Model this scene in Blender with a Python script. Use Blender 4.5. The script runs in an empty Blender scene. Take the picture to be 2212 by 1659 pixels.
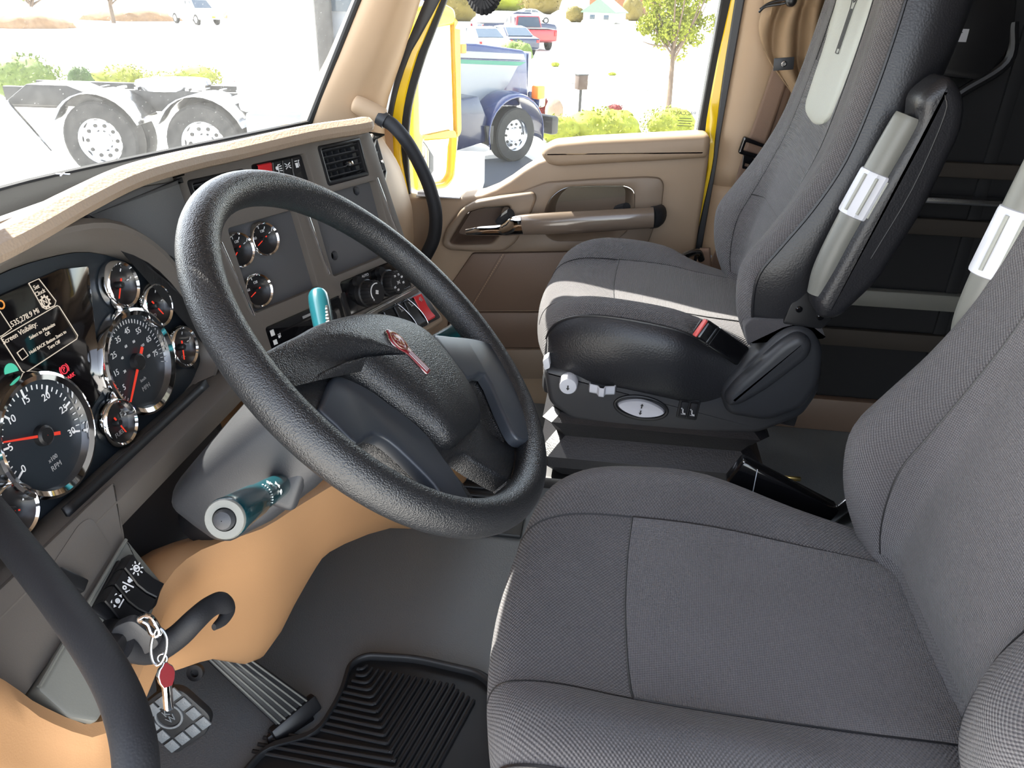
import bpy, bmesh, math, random
from mathutils import Vector as V, Matrix
from math import radians as R, sin, cos, pi, sqrt
random.seed(7)
S = bpy.context.scene
COL = S.collection
# ------------------------------------------------------------------ camera
FPX = 1661.0
CP = V((-1.13, 0.0, 1.1))
def _basis(pitch, yaw, roll):
    p, y, r = R(pitch), R(yaw), R(roll)
    fw = V((cos(p)*cos(y), cos(p)*sin(y), -sin(p)))
    rt = V((sin(y), -cos(y), 0)); up = rt.cross(fw)
    return rt*cos(r)+up*sin(r), up*cos(r)-rt*sin(r), fw
BR, BU, BF = _basis(27, 7, 1.6)
cd = bpy.data.cameras.new('camera'); cam = bpy.data.objects.new('camera', cd); COL.objects.link(cam)
cd.sensor_width = 36; cd.lens = FPX/2212*36; cd.clip_start = .02; cd.clip_end = 400
cam.matrix_world = Matrix(((BR.x, BU.x, -BF.x, CP.x), (BR.y, BU.y, -BF.y, CP.y), (BR.z, BU.z, -BF.z, CP.z), (0, 0, 0, 1)))
S.camera = cam
# ------------------------------------------------------------------ sky, sun, exposure
SUN_AZ, SUN_EL = 34, 50          # azimuth to the right of straight ahead
sdir = V((sin(R(SUN_AZ))*cos(R(SUN_EL)), cos(R(SUN_AZ))*cos(R(SUN_EL)), sin(R(SUN_EL))))
w = bpy.data.worlds.new('sky'); S.world = w; w.use_nodes = True
nt = w.node_tree; bg = nt.nodes['Background']; sk = nt.nodes.new('ShaderNodeTexSky')
try:
    sk.sky_type = 'NISHITA'; sk.sun_disc = False; sk.sun_elevation = R(SUN_EL); sk.sun_rotation = R(SUN_AZ)
    sk.altitude = 1200; sk.air_density = 1.0; sk.dust_density = 2.0
except Exception: pass
hs = nt.nodes.new('ShaderNodeHueSaturation'); hs.inputs['Saturation'].default_value = .42
nt.links.new(sk.outputs[0], hs.inputs['Color']); nt.links.new(hs.outputs[0], bg.inputs[0]); bg.inputs[1].default_value = .75
sl = bpy.data.lights.new('sun', 'SUN'); sl.energy = 18; sl.angle = R(.6); sl.color = (1, .95, .87)
so = bpy.data.objects.new('sun', sl); COL.objects.link(so)
so.rotation_euler = sdir.to_track_quat('Z', 'Y').to_euler(); so.location = (3, 4, 6)
S.view_settings.view_transform = 'Standard'
try: S.view_settings.look = 'None'
except Exception: pass
S.view_settings.gamma = 1; S.view_settings.use_curve_mapping = False
S.view_settings.exposure = 0.48
cy = S.cycles
cy.max_bounces = 8; cy.diffuse_bounces = 4; cy.glossy_bounces = 4; cy.transmission_bounces = 8; cy.transparent_max_bounces = 10
cy.sample_clamp_indirect = 6
# ------------------------------------------------------------------ pixel -> place helpers (all onto real planes of the cab)
def ray(px, py): return BR*(px-1106)+BU*(829.5-py)+BF*FPX
def on_x(px, py, x): d = ray(px, py); return CP+d*((x-CP.x)/d.x)
def on_y(px, py, y): d = ray(px, py); return CP+d*((y-CP.y)/d.y)
def on_z(px, py, z): d = ray(px, py); return CP+d*((z-CP.z)/d.z)
def at(px, py, depth): return CP+ray(px, py)*(depth/FPX)
class Fr:
    """a plane with its own axes: u right, v up, n towards the viewer"""
    def __init__(s, o, u, v, n=None):
        s.o = V(o); s.u = V(u).normalized(); s.v = V(v).normalized(); s.n = V(n).normalized() if n else s.u.cross(s.v).normalized()
    def p(s, a, b=0, c=0): return s.o+s.u*a+s.v*b+s.n*c
    def pix(s, px, py, c=0):
        d = ray(px, py); o = s.o+s.n*c
        k = (o-CP).dot(s.n)/d.dot(s.n); q = CP+d*k-o
        return q.dot(s.u), q.dot(s.v)
    def pp(s, px, py, c=0): a, b = s.pix(px, py, c); return s.p(a, b, c)
    def mat(s, a=0, b=0, c=0, rot=0):
        o = s.p(a, b, c); u = s.u*cos(rot)+s.v*sin(rot); v = s.v*cos(rot)-s.u*sin(rot)
        return Matrix(((u.x, v.x, s.n.x, o.x), (u.y, v.y, s.n.y, o.y), (u.z, v.z, s.n.z, o.z), (0, 0, 0, 1)))
    def sub(s, a, b, c=0, rot=0):
        u = s.u*cos(rot)+s.v*sin(rot); v = s.v*cos(rot)-s.u*sin(rot); return Fr(s.p(a, b, c), u, v, s.n)
def tilted(o, yaw, tilt):
    a, t = R(yaw), R(tilt); u = V((cos(a), -sin(a), 0)); h = V((-sin(a), -cos(a), 0)); v = V((0, 0, 1))*cos(t)-h*sin(t)
    return Fr(o, u, v)
WORLD = Fr((0, 0, 0), (1, 0, 0), (0, 1, 0))
def axis_fr(o, n, ref=(0, 0, 1)):
    n = V(n).normalized(); u = V(ref).cross(n)
    if u.length < 1e-4: u = V((1, 0, 0)).cross(n)
    u.normalize(); return Fr(o, u, n.cross(u), n)
# ------------------------------------------------------------------ mesh helpers
def link(o, parent=None):
    COL.objects.link(o)
    if parent:
        o.parent = parent; o.matrix_parent_inverse = Matrix.Translation(-pw(parent))
    return o
def pw(o):
    l = o.location.copy()
    return l if o.type == 'EMPTY' else V((0, 0, 0))
def thing(name, label, cat, loc=(0, 0, 0), group=None):
    o = bpy.data.objects.new(name, None); COL.objects.link(o); o.location = loc; o.empty_display_size = .05
    tag(o, label, cat, group); return o
def tag(o, label=None, cat=None, group=None, kind=None):
    if label: o['label'] = label
    if cat: o['category'] = cat
    if group: o['group'] = group
    if kind: o['kind'] = kind
    return o
def mesh_obj(name, bm, mat, parent=None, sharp=35, recalc=True, solid=0, label=None):
    if recalc: bmesh.ops.recalc_face_normals(bm, faces=bm.faces)
    me = bpy.data.meshes.new(name); bm.to_mesh(me); bm.free()
    for p in me.polygons: p.use_smooth = True
    try: me.set_sharp_from_angle(angle=R(sharp))
    except Exception: pass
    me.materials.append(mat)
    o = bpy.data.objects.new(name, me); link(o, parent)
    if solid:
        m = o.modifiers.new('solid', 'SOLIDIFY'); m.thickness = solid; m.offset = -1
    if label: o['label'] = label
    return o
def struct(o, label=None): o['kind'] = 'structure'; \
    (label and o.__setitem__('label', label)); return o
def BM(): return bmesh.new()
def merge(bm, other):
    me = bpy.data.meshes.new('t'); other.to_mesh(me); other.free(); bm.from_mesh(me); bpy.data.meshes.remove(me)
def box(bm, fr, c, size, bev=0, seg=2, rot=0):
    """box centred at c in frame fr"""
    t = bmesh.new(); bmesh.ops.create_cube(t, size=1); bmesh.ops.scale(t, vec=size, verts=t.verts)
    if bev: bmesh.ops.bevel(t, geom=t.edges[:], offset=min(bev, .49*min(size)), segments=seg, profile=.5, affect='EDGES')
    bmesh.ops.transform(t, matrix=fr.mat(c[0], c[1], c[2], rot), verts=t.verts); merge(bm, t); return bm
def bar(bm, a, b, w, h, bev=0, up=(0, 0, 1)):
    a, b = V(a), V(b); d = b-a; u = d.normalized(); n = V(up); v = n.cross(u)
    if v.length < 1e-5: v = V((0, 1, 0)).cross(u)
    v.normalize(); n = u.cross(v)
    box(bm, Fr((a+b)/2, u, v, n), (0, 0, 0), (d.length, w, h), bev); return bm
def cr(pts, k=6, closed=False):
    """Catmull-Rom resample of a list of vectors"""
    pts = [V(p) for p in pts]; n = len(pts); out = []
    if n < 3 and not closed:
        return [pts[0].lerp(pts[-1], i/k) for i in range(k+1)]
    rng = range(n) if closed else range(n-1)
    for i in rng:
        if closed: p0, p1, p2, p3 = pts[i-1], pts[i], pts[(i+1) % n], pts[(i+2) % n]
        else:
            p1, p2 = pts[i], pts[i+1]; p0 = pts[i-1] if i else p1*2-p2; p3 = pts[i+2] if i+2 < n else p2*2-p1
        for j in range(k):
            t = j/k; t2, t3 = t*t, t*t*t
            out.append(.5*((2*p1)+(p2-p0)*t+(2*p0-5*p1+4*p2-p3)*t2+(3*p1-p0-3*p2+p3)*t3))
    if not closed: out.append(pts[-1])
    return out
def loft(bm, rows, closed=False, cap=False, close_rows=False):
    """rows of equal length -> quads with a uv map in metres"""
    uvl = bm.loops.layers.uv.verify()
    vs = [[bm.verts.new(p) for p in r] for r in rows]
    nr, nc = len(rows), len(rows[0])
    ulen = []
    for r in rows:
        a = [0]
        for j in range(1, nc): a.append(a[-1]+(V(r[j])-V(r[j-1])).length)
        a.append(a[-1]+(V(r[0])-V(r[-1])).length); mid = a[nc-1]/2; ulen.append([q-mid for q in a])
    vlen = [0]; jm = nc//2
    for i in range(1, nr): vlen.append(vlen[-1]+(V(rows[i][jm])-V(rows[i-1][jm])).length)
    vlen.append(vlen[-1]+.1)
    for i in range(nr if close_rows else nr-1):
        i2 = (i+1) % nr
        for j in range(nc if closed else nc-1):
            j2 = (j+1) % nc
            try: f = bm.faces.new((vs[i][j], vs[i][j2], vs[i2][j2], vs[i2][j]))
            except ValueError: continue
            uv = ((ulen[i][j], vlen[i]), (ulen[i][j+1], vlen[i]), (ulen[i2][j+1], vlen[i+1]), (ulen[i2][j], vlen[i+1]))
            for l, q in zip(f.loops, uv): l[uvl].uv = q
    if cap:
        for r in (vs[0], vs[-1]):
            try: bm.faces.new(r)
            except ValueError: pass
    return vs
def surf(rows, ku=5, kv=5, closed=False):
    """smooth a coarse control grid in both directions"""
    rr = [cr(r, ku, closed) for r in rows]
    cols = [cr([r[j] for r in rr], kv) for j in range(len(rr[0]))]
    return [[c[i] for c in cols] for i in range(len(cols[0]))]
def tube(bm, pts, rad, seg=12, k=6, closed=False, cap=True, flat=None, up=None):
    """swept tube; rad a number or a list per control point; flat=(a,b) scales the section"""
    p = cr(pts, k, closed) if k > 1 else [V(q) for q in pts]
    n = len(p)
    if isinstance(rad, (list, tuple)):
        rr = cr([V((q, 0, 0)) for q in rad], k, closed) if k > 1 else [V((q, 0, 0)) for q in rad]; rr = [max(q.x, 1e-4) for q in rr]
    else: rr = [rad]*n
    rows = []; ref = None
    for i in range(n):
        a = p[(i+1) % n] if (closed or i < n-1) else p[i]; b = p[i-1] if (closed or i > 0) else p[i]
        t = (a-b).normalized()
        if ref is None:
            ref = V(up) if up else (V((0, 0, 1)) if abs(t.z) < .9 else V((1, 0, 0)))
        x = ref-t*ref.dot(t)
        x.normalize(); y = t.cross(x)
        if not up: ref = x
        fa, fb = flat if flat else (1, 1)
        rows.append([p[i]+(x*cos(2*pi*j/seg)*fa+y*sin(2*pi*j/seg)*fb)*rr[i] for j in range(seg)])
    loft(bm, rows, closed=True, cap=cap and not closed, close_rows=closed); return bm
def lathe(bm, fr, prof, seg=32, c=(0, 0, 0), cap=True):
    """profile of (radius, height along n)"""
    rows = [[fr.p(c[0]+r*cos(2*pi*j/seg), c[1]+r*sin(2*pi*j/seg), c[2]+h) for j in range(seg)] for r, h in prof]
    loft(bm, rows, closed=True, cap=cap); return bm
def fillet(pts, r, seg=4):
    """round the corners of a 2D polygon"""
    out = []; n = len(pts)
    rr = r if isinstance(r, (list, tuple)) else [r]*n
    for i in range(n):
        p, a, b = V(pts[i]).to_2d(), V(pts[i-1]).to_2d(), V(pts[(i+1) % n]).to_2d()
        da, db = (a-p), (b-p); q = min(rr[i], da.length*.49, db.length*.49)
        if q < 1e-5: out.append((p.x, p.y)); continue
        s, e = p+da.normalized()*q, p+db.normalized()*q
        for j in range(seg+1):
            t = j/seg; c = s*(1-t)**2+p*(2*t*(1-t))+e*t*t; out.append((c.x, c.y))
    return out
def plate(bm, fr, pts, c0, c1, bev=0, holes=(), seg=2):
    """polygon (u,v) extruded from c0 (back) to c1 (front), front rim bevelled"""
    t = bmesh.new(); loops = []
    for lp in [pts]+list(holes):
        vs = [t.verts.new((p[0], p[1], c0)) for p in lp]; loops.append(vs)
    if holes:
        ed = []
        for vs in loops:
            for i in range(len(vs)): ed.append(t.edges.new((vs[i-1], vs[i])))
        bmesh.ops.triangle_fill(t, edges=ed, use_beauty=True, use_dissolve=False)
        fs = t.faces[:]
    else: fs = [t.faces.new(loops[0])]
    r = bmesh.ops.extrude_face_region(t, geom=fs)
    nv = [g for g in r['geom'] if isinstance(g, bmesh.types.BMVert)]
    bmesh.ops.translate(t, vec=(0, 0, c1-c0), verts=nv)
    bmesh.ops.recalc_face_normals(t, faces=t.faces)
    if bev:
        es = [e for e in t.edges if all(abs(v.co.z-c1) < 1e-6 for v in e.verts) and len(e.link_faces) == 2 and abs(e.link_faces[0].normal.dot(e.link_faces[1].normal)) < .7]
        bmesh.ops.bevel(t, geom=es, offset=bev, segments=seg, profile=.5, affect='EDGES')
    bmesh.ops.transform(t, matrix=fr.mat(), verts=t.verts); merge(bm, t); return bm
def rect(a0, b0, a1, b1): return [(a0, b0), (a1, b0), (a1, b1), (a0, b1)]
def circ(a, b, r, n=32, ry=None): return [(a+r*cos(2*pi*i/n), b+(ry or r)*sin(2*pi*i/n)) for i in range(n)]
def pixpoly(fr, pts, c=0): return [fr.pix(x, y, c) for x, y in pts]
def text(name, s, fr, a, b, size, mat, parent, c=0, rot=0, align='CENTER', ext=.0002):
    cu = bpy.data.curves.new('t', 'FONT'); cu.body = s; cu.size = size; cu.align_x = align; cu.align_y = 'CENTER'; cu.extrude = ext; cu.resolution_u = 3
    o = bpy.data.objects.new('t', cu); COL.objects.link(o)
    dg = bpy.context.evaluated_depsgraph_get()
    me = bpy.data.meshes.new_from_object(o.evaluated_get(dg)); bpy.data.objects.remove(o); bpy.data.curves.remove(cu)
    me.transform(fr.mat(a, b, c, rot)); me.materials.clear(); me.materials.append(mat); me.name = name
    q = bpy.data.objects.new(name, me); link(q, parent); return q
def copy_tree(o, parent=None, move=None):
    c = o.copy(); COL.objects.link(c); c.parent = parent
    for ch in list(o.children): copy_tree(ch, c)
    return c
# ------------------------------------------------------------------ materials
def srgb(r, g, b):
    f = lambda c: (c/255/12.92) if c <= 10 else ((c/255+.055)/1.055)**2.4
    return (f(r), f(g), f(b), 1)
class N:
    """small node-tree helper"""
    def __init__(s, name):
        s.m = bpy.data.materials.new(name); s.m.use_nodes = True; s.t = s.m.node_tree
        s.b = s.t.nodes['Principled BSDF']; s.out = s.t.nodes['Material Output']
    def n(s, typ, **kw):
        x = s.t.nodes.new('ShaderNode'+typ)
        for k, v in kw.items():
            if k in x.inputs: x.inputs[k].default_value = v
            else: setattr(x, k, v)
        return x
    def l(s, a, b): s.t.links.new(a, b)
    def co(s, kind='Object'): return s.n('TexCoord').outputs[kind]
    def bump(s, h, strength=.3, dist=.001):
        b = s.n('Bump', Strength=strength, Distance=dist); s.l(h, b.inputs['Height']); s.l(b.outputs[0], s.b.inputs['Normal']); return b
def plain(name, col, rough=.5, metal=0, spec=.5, noise=None, bump=None, coat=0, var=0):
    """noise=(scale,) colour mottling by var; bump=(scale,strength,dist) fine grain"""
    k = N(name); b = k.b
    b.inputs['Base Color'].default_value = col; b.inputs['Roughness'].default_value = rough; b.inputs['Metallic'].default_value = metal
    b.inputs['Specular IOR Level'].default_value = spec; b.inputs['Coat Weight'].default_value = coat; b.inputs['Coat Roughness'].default_value = .05
    if var:
        tx = k.n('TexNoise', Scale=noise or 8, Detail=4, Roughness=.6); k.l(k.co(), tx.inputs['Vector'])
        mx = k.n('Mix', data_type='RGBA'); mx.inputs['A'].default_value = tuple(c*(1-var) for c in col[:3])+(1,); mx.inputs['B'].default_value = tuple(min(1, c*(1+var)) for c in col[:3])+(1,)
        k.l(tx.outputs['Fac'], mx.inputs[0]); k.l(mx.outputs['Result'], b.inputs['Base Color'])
    if bump:
        v = k.n('TexVoronoi', Scale=bump[0], feature='SMOOTH_F1'); k.l(k.co(), v.inputs['Vector']); k.bump(v.outputs['Distance'], bump[1], bump[2])
    return k.m
def fabric(name, col, pitch=.0042, strength=1.0, rough=.85, diag=False):
    """knitted waffle upholstery: raised cells along the uv of the panel (metres)"""
    k = N(name); b = k.b; b.inputs['Roughness'].default_value = rough; b.inputs['Specular IOR Level'].default_value = .25
    b.inputs['Sheen Weight'].default_value = .25; b.inputs['Sheen Roughness'].default_value = .5
    sp = k.n('SeparateXYZ'); k.l(k.co('UV'), sp.inputs[0])
    def M(op, a, c=None):
        x = k.n('Math', operation=op)
        for i, q in enumerate((a, c)):
            if q is None: continue
            if isinstance(q, (int, float)): x.inputs[i].default_value = q
            else: k.l(q, x.inputs[i])
        return x.outputs[0]
    u, v = sp.outputs[0], sp.outputs[1]
    su = M('SINE', M('MULTIPLY', M('ADD', u, v) if diag else u, 2*pi/pitch)); sv = M('SINE', M('MULTIPLY', M('SUBTRACT', v, u) if diag else v, 2*pi/(pitch*.85)))
    h = M('MULTIPLY', su, sv)
    nz = k.n('TexNoise', Scale=900, Detail=2); k.l(k.co(), nz.inputs['Vector'])
    hh = M('ADD', h, M('MULTIPLY', nz.outputs['Fac'], .7)); k.bump(hh, strength, .0012)
    big = k.n('TexNoise', Scale=7, Detail=3); k.l(k.co(), big.inputs['Vector'])
    f = M('ADD', M('MULTIPLY', M('ADD', h, 1), .3), M('MULTIPLY', big.outputs['Fac'], .4))
    mx = k.n('Mix', data_type='RGBA'); mx.inputs['A'].default_value = tuple(c*.42 for c in col[:3])+(1,); mx.inputs['B'].default_value = tuple(c*1.6 for c in col[:3])+(1,)
    k.l(f, mx.inputs[0]); k.l(mx.outputs['Result'], b.inputs['Base Color']); return k.m
def glass(name, tint=(.97, .99, .98, 1), haze=.05, specks=.5, scale=60, gloss=.06):
    """thin pane: see-through, a faint mirror, a film of dust and specks that catches the light"""
    k = N(name); t = k.t; t.nodes.remove(k.b)
    tr = k.n('BsdfTransparent'); tr.inputs[0].default_value = tint
    gl = k.n('BsdfGlossy'); gl.inputs['Roughness'].default_value = .01
    fr = k.n('LayerWeight', Blend=.25); ml = k.n('Math', operation='MULTIPLY'); ml.inputs[1].default_value = gloss*4; k.l(fr.outputs['Fresnel'], ml.inputs[0])
    m1 = k.n('MixShader'); k.l(ml.outputs[0], m1.inputs[0]); k.l(tr.outputs[0], m1.inputs[1]); k.l(gl.outputs[0], m1.inputs[2])
    tl = k.n('BsdfTranslucent'); tl.inputs[0].default_value = (.9, .9, .86, 1)
    nz = k.n('TexNoise', Scale=scale, Detail=6, Roughness=.75); k.l(k.co(), nz.inputs['Vector'])
    vo = k.n('TexVoronoi', Scale=scale*2.2, Randomness=1); k.l(k.co(), vo.inputs['Vector'])
    cr_ = k.n('ValToRGB'); cr_.color_ramp.elements[0].position = .06; cr_.color_ramp.elements[0].color = (1, 1, 1, 1); cr_.color_ramp.elements[1].position = .14; cr_.color_ramp.elements[1].color = (0, 0, 0, 1)
    k.l(vo.outputs['Distance'], cr_.inputs[0])
    big = k.n('TexNoise', Scale=5, Detail=3); k.l(k.co(), big.inputs['Vector'])
    a = k.n('Math', operation='MULTIPLY'); k.l(cr_.outputs[0], a.inputs[0]); k.l(big.outputs['Fac'], a.inputs[1])
    a2 = k.n('Math', operation='MULTIPLY_ADD'); k.l(a.outputs[0], a2.inputs[0]); a2.inputs[1].default_value = specks
    b2 = k.n('Math', operation='MULTIPLY'); k.l(nz.outputs['Fac'], b2.inputs[0]); b2.inputs[1].default_value = haze*2; k.l(b2.outputs[0], a2.inputs[2])
    m2 = k.n('MixShader'); k.l(a2.outputs[0], m2.inputs[0]); k.l(m1.outputs[0], m2.inputs[1]); k.l(tl.outputs[0], m2.inputs[2])
    k.l(m2.outputs[0], k.out.inputs[0]); return k.m
def leafy(name, c1, c2, scale=14):
    k = N(name); b = k.b; b.inputs['Roughness'].default_value = .7; b.inputs['Specular IOR Level'].default_value = .2
    nz = k.n('TexNoise', Scale=scale, Detail=5, Roughness=.7); k.l(k.co(), nz.inputs['Vector'])
    mx = k.n('Mix', data_type='RGBA'); mx.inputs['A'].default_value = c1; mx.inputs['B'].default_value = c2
    k.l(nz.outputs['Fac'], mx.inputs[0]); k.l(mx.outputs['Result'], b.inputs['Base Color']); return k.m
def emis(name, col, st):
    k = N(name); k.b.inputs['Base Color'].default_value = (0, 0, 0, 1); k.b.inputs['Emission Color'].default_value = col; k.b.inputs['Emission Strength'].default_value = st; return k.m
M = dict(
 tan=plain('tan_plastic', srgb(178, 151, 122), .55, bump=(900, .12, .0006)),
 tan_door=plain('tan_door_plastic', srgb(150, 128, 105), .5, bump=(900, .12, .0006)),
 tan_dk=plain('taupe_plastic', srgb(124, 107, 90), .5, bump=(900, .12, .0006)),
 tan_low=plain('tan_lower_plastic', srgb(186, 142, 100), .55, bump=(700, .12, .0006)),
 brown=plain('brown_vinyl', srgb(110, 90, 76), .5, bump=(500, .25, .0008)),
 gloss_brown=plain('glossy_brown', srgb(112, 98, 86), .18, coat=.5),
 lip=plain('dash_pad', srgb(160, 141, 122), .55, bump=(330, .5, .0012)),
 deck=plain('dash_deck', srgb(24, 23, 21), .95, spec=.02, bump=(500, .3, .001)),
 grey=plain('dash_grey', srgb(102, 96, 90), .5, bump=(1100, .2, .0005)),
 grey_dk=plain('dash_dark_grey', srgb(86, 86, 88), .55, bump=(1100, .25, .0005)),
 charcoal=plain('charcoal_plastic', srgb(50, 51, 54), .45, bump=(900, .15, .0005)),
 face=plain('cluster_face', srgb(38, 44, 50), .35),
 black=plain('black_plastic', srgb(26, 26, 28), .4),
 black_gl=plain('black_gloss', srgb(14, 14, 16), .12, coat=.3),
 black_soft=plain('black_soft', srgb(24, 25, 29), .65, bump=(600, .25, .0007)),
 rubber=plain('black_rubber', srgb(112, 117, 120), .42, bump=(420, .5, .001)),
 rubber_dk=plain('mat_rubber', srgb(30, 31, 33), .5, noise=30, var=.25),
 gasket=plain('gasket', srgb(30, 29, 28), .7),
 wheel=plain('wheel_leather', srgb(32, 33, 35), .36, spec=.6, bump=(850, .8, .0008)),
 wheel_pl=plain('wheel_satin', srgb(52, 56, 62), .33),
 leather=plain('black_leather', srgb(33, 33, 36), .38, bump=(360, .35, .0009)),
 fab=fabric('seat_fabric', srgb(86, 83, 84), .0056),
 fab_ins=fabric('seat_fabric_insert', srgb(100, 97, 98), .0058, diag=True),
 fab_wing=fabric('seat_fabric_wing', srgb(72, 70, 72), .0052),
 vinyl=plain('grey_vinyl', srgb(150, 151, 142), .45, bump=(300, .3, .0009)),
 armgrey=plain('arm_grey', srgb(112, 112, 106), .42, bump=(700, .1, .0005)),
 ltgrey=plain('light_grey', srgb(205, 206, 212), .42),
 chrome=plain('chrome', (.82, .82, .82, 1), .06, 1),
 steel=plain('steel', (.55, .55, .55, 1), .22, 1),
 brass=plain('brass', (.6, .45, .18, 1), .3, 1),
 red=plain('red_plastic', srgb(200, 40, 45), .35),
 red_soft=plain('buckle_red', srgb(214, 84, 80), .4),
 needle=emis('needle_red', (1, .06, .03, 1), .55),
 white=plain('print_white', (.8, .8, .8, 1), .6),
 white_dim=plain('print_grey', (.33, .33, .33, 1), .6),
 yellow=plain('yellow_paint', srgb(242, 200, 20), .25, coat=.5),
 teal=plain('teal_sheen_plastic', srgb(10, 58, 66), .25, coat=.4),  # base colour carries a teal reflection painted onto black plastic
 teal_lt=plain('teal_light_sheen_plastic', srgb(26, 88, 98), .22, coat=.5),  # lighter painted reflection, for the hand lever
 maroon=plain('emblem_red', srgb(112, 12, 24), .35, coat=.2),
 web=plain('belt_webbing', srgb(126, 100, 82), .7, bump=(700, .4, .0008)),
 curtain=plain('curtain_cloth', srgb(142, 117, 89), .75, bump=(1500, .3, .0005)),
 screen=plain('screen_glass', srgb(14, 12, 13), .08, coat=.4),
 glow=emis('screen_print', (1, .86, .7, 1), .55),
 glow_green=emis('lamp_green', (.12, .9, .6, 1), .5),
 glow_red=emis('lamp_red', (1, .05, .08, 1), .8),
 glow_orange=emis('lamp_orange', (1, .4, .08, 1), .6),
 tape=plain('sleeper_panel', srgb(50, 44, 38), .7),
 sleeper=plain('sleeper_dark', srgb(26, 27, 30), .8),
 mirror=plain('mirror_glass', (.9, .9, .9, 1), .02, 1),
 windshield=glass('windshield_glass', haze=.022, specks=.12, scale=45, gloss=.05),
 side_glass=glass('door_glass', haze=.006, specks=.14, scale=70, gloss=.05),
)
# ------------------------------------------------------------------ cab shell
DF = Fr((.95, 0, 0), (0, -1, 0), (0, 0, 1))      # right-hand door plane, n points into the cab
bm = BM(); box(bm, WORLD, (-.025, -.5, -.02), (1.95, 3.0, .04)); floor = struct(mesh_obj('floor', bm, M['rubber']), 'black rubber cab floor covering between the seats')
bm = BM(); box(bm, WORLD, (0, -.79, 1.78), (2.0, 2.6, .05)); struct(mesh_obj('ceiling', bm, M['tan_dk']), 'cab roof lining')
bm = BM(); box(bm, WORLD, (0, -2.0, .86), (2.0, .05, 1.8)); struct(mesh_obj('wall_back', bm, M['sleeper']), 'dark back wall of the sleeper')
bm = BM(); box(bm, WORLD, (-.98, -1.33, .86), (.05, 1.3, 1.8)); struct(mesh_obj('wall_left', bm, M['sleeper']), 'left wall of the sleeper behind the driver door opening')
bm = BM(); box(bm, WORLD, (.985, -1.23, .86), (.05, 1.52, 1.8)); box(bm, WORLD, (.985, -.04, 1.5), (.05, .94, .6)); struct(mesh_obj('wall_right', bm, M['sleeper']), 'dark right wall of the sleeper with unseen sun-blocking door header')  # upper box: unseen door header, lowered to keep sun off the seat
# windshield: two raked halves meeting in a soft V
def wsb(x): return .99-.29*sqrt(x*x+.01)+.029
def ws(x, z): return V((x, wsb(x)-.52*(z-.80), z))
WX = [-.84+1.68*i/24 for i in range(25)]
bm = BM(); loft(bm, [[ws(x, z) for x in WX] for z in (.79, .95, 1.1, 1.26, 1.42, 1.6)])
win = struct(mesh_obj('window_1', bm, M['windshield'], recalc=False), 'dusty curved windshield over the dashboard')
FX = [(-.99, .60), (-.93, .66), (-.84, wsb(.84))]+[(x, wsb(x)) for x in WX[2:-2]]+[(.84, wsb(.84)), (.93, .66), (.955, .60)]
bm = BM(); loft(bm, [[V((x, y, z)) for x, y in FX] for z in (-.02, .4, .785)]); struct(mesh_obj('wall_front', bm, M['tan_low'], solid=.02), 'firewall under the dashboard')
bm = BM(); tube(bm, [ws(.825, z)+V((0, -.006, 0)) for z in (.78, 1.0, 1.6)], .009, 8, 4); mesh_obj('gasket', bm, M['gasket'], win)
bm = BM(); tube(bm, [ws(x, .79)+V((0, -.004, 0)) for x in WX], .008, 8, 1); mesh_obj('lower_gasket', bm, M['gasket'], win)
# header above the windshield, with unseen visors added inside to block the sun
bm = BM(); loft(bm, [[ws(x, 1.6)+V((0, .02, 0)) for x in WX], [ws(x, 1.6)+V((0, -.06, .0)) for x in WX], [V((x, .25, 1.7)) for x in WX], [V((x, .15, 1.77)) for x in WX]])
struct(mesh_obj('trim_1', bm, M['tan_dk'], solid=.02), 'roof header above the windshield')
for xa, xb, zb_, lab in ((-.38, .715, 1.185, 'unseen tan sun visor shaped to block sun, reaching past the passenger half of the windshield'), (-.76, -.39, 1.0, 'unseen tan sun visor lowered to block sun on the driver side')):
    vz = thing('sun_block_visor', lab, 'sun-blocking visor', ((xa+xb)/2, .5, 1.6))
    a, b = ws(xa, zb_), ws(xb, zb_); a2, b2 = ws(xa, 1.56), ws(xb, 1.56); off = V((0, -.05, 0))
    f = Fr((a+b)/2+off, (b-a), (a2-a)); wv_, hv_ = (b-a).length/2, (a2-a).length
    bm = BM(); plate(bm, f, fillet(rect(-wv_, 0, wv_, hv_), .03), -.012, .012, .008); mesh_obj('visor_pad', bm, M['tan_dk'], vz)
    bm = BM(); tube(bm, [f.p(-wv_, hv_), f.p(wv_, hv_)], .008, 8, 2); mesh_obj('visor_rod', bm, M['black'], vz)
# right-hand A-pillar trim
def ext(a, b, z): return a+(b-a)*((z-a.z)/(b.z-a.z))
la, lb = on_x(680, 268, .82), on_x(800, 0, .815)
ra, rb_ = on_x(836, 235, .93), on_x(908, 0, .93)
rows = []
for z in (.5, .65, .8, .95, 1.08, 1.3, 1.62):
    L, Rr = ext(la, lb, z), ext(ra, rb_, z)
    if z < .8: L = V((.83, la.y-.02, z)); Rr = V((.93, ra.y-.0, z))
    m = (L+Rr)/2+V((-.02, -.03, 0))
    rows.append([L+V((.02, .05, 0)), L, L.lerp(m, .6)+V((-.008, -.006, 0)), m, m.lerp(Rr, .5)+V((-.004, -.012, 0)), Rr, Rr+V((.04, .03, 0))])
bm = BM(); loft(bm, surf(rows, 4, 3)); struct(mesh_obj('trim_2', bm, M['tan'], recalc=False, solid=.01), 'tan plastic A-pillar trim beside the windshield')
bm = BM(); loft(bm, [[V((-.83, la.y-.02-.45*(z-.8), z)), V((-.95, la.y-.1-.45*(z-.8), z)), V((-.97, la.y-.05-.45*(z-.8), z))] for z in (.8, 1.0, 1.62)])
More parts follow.
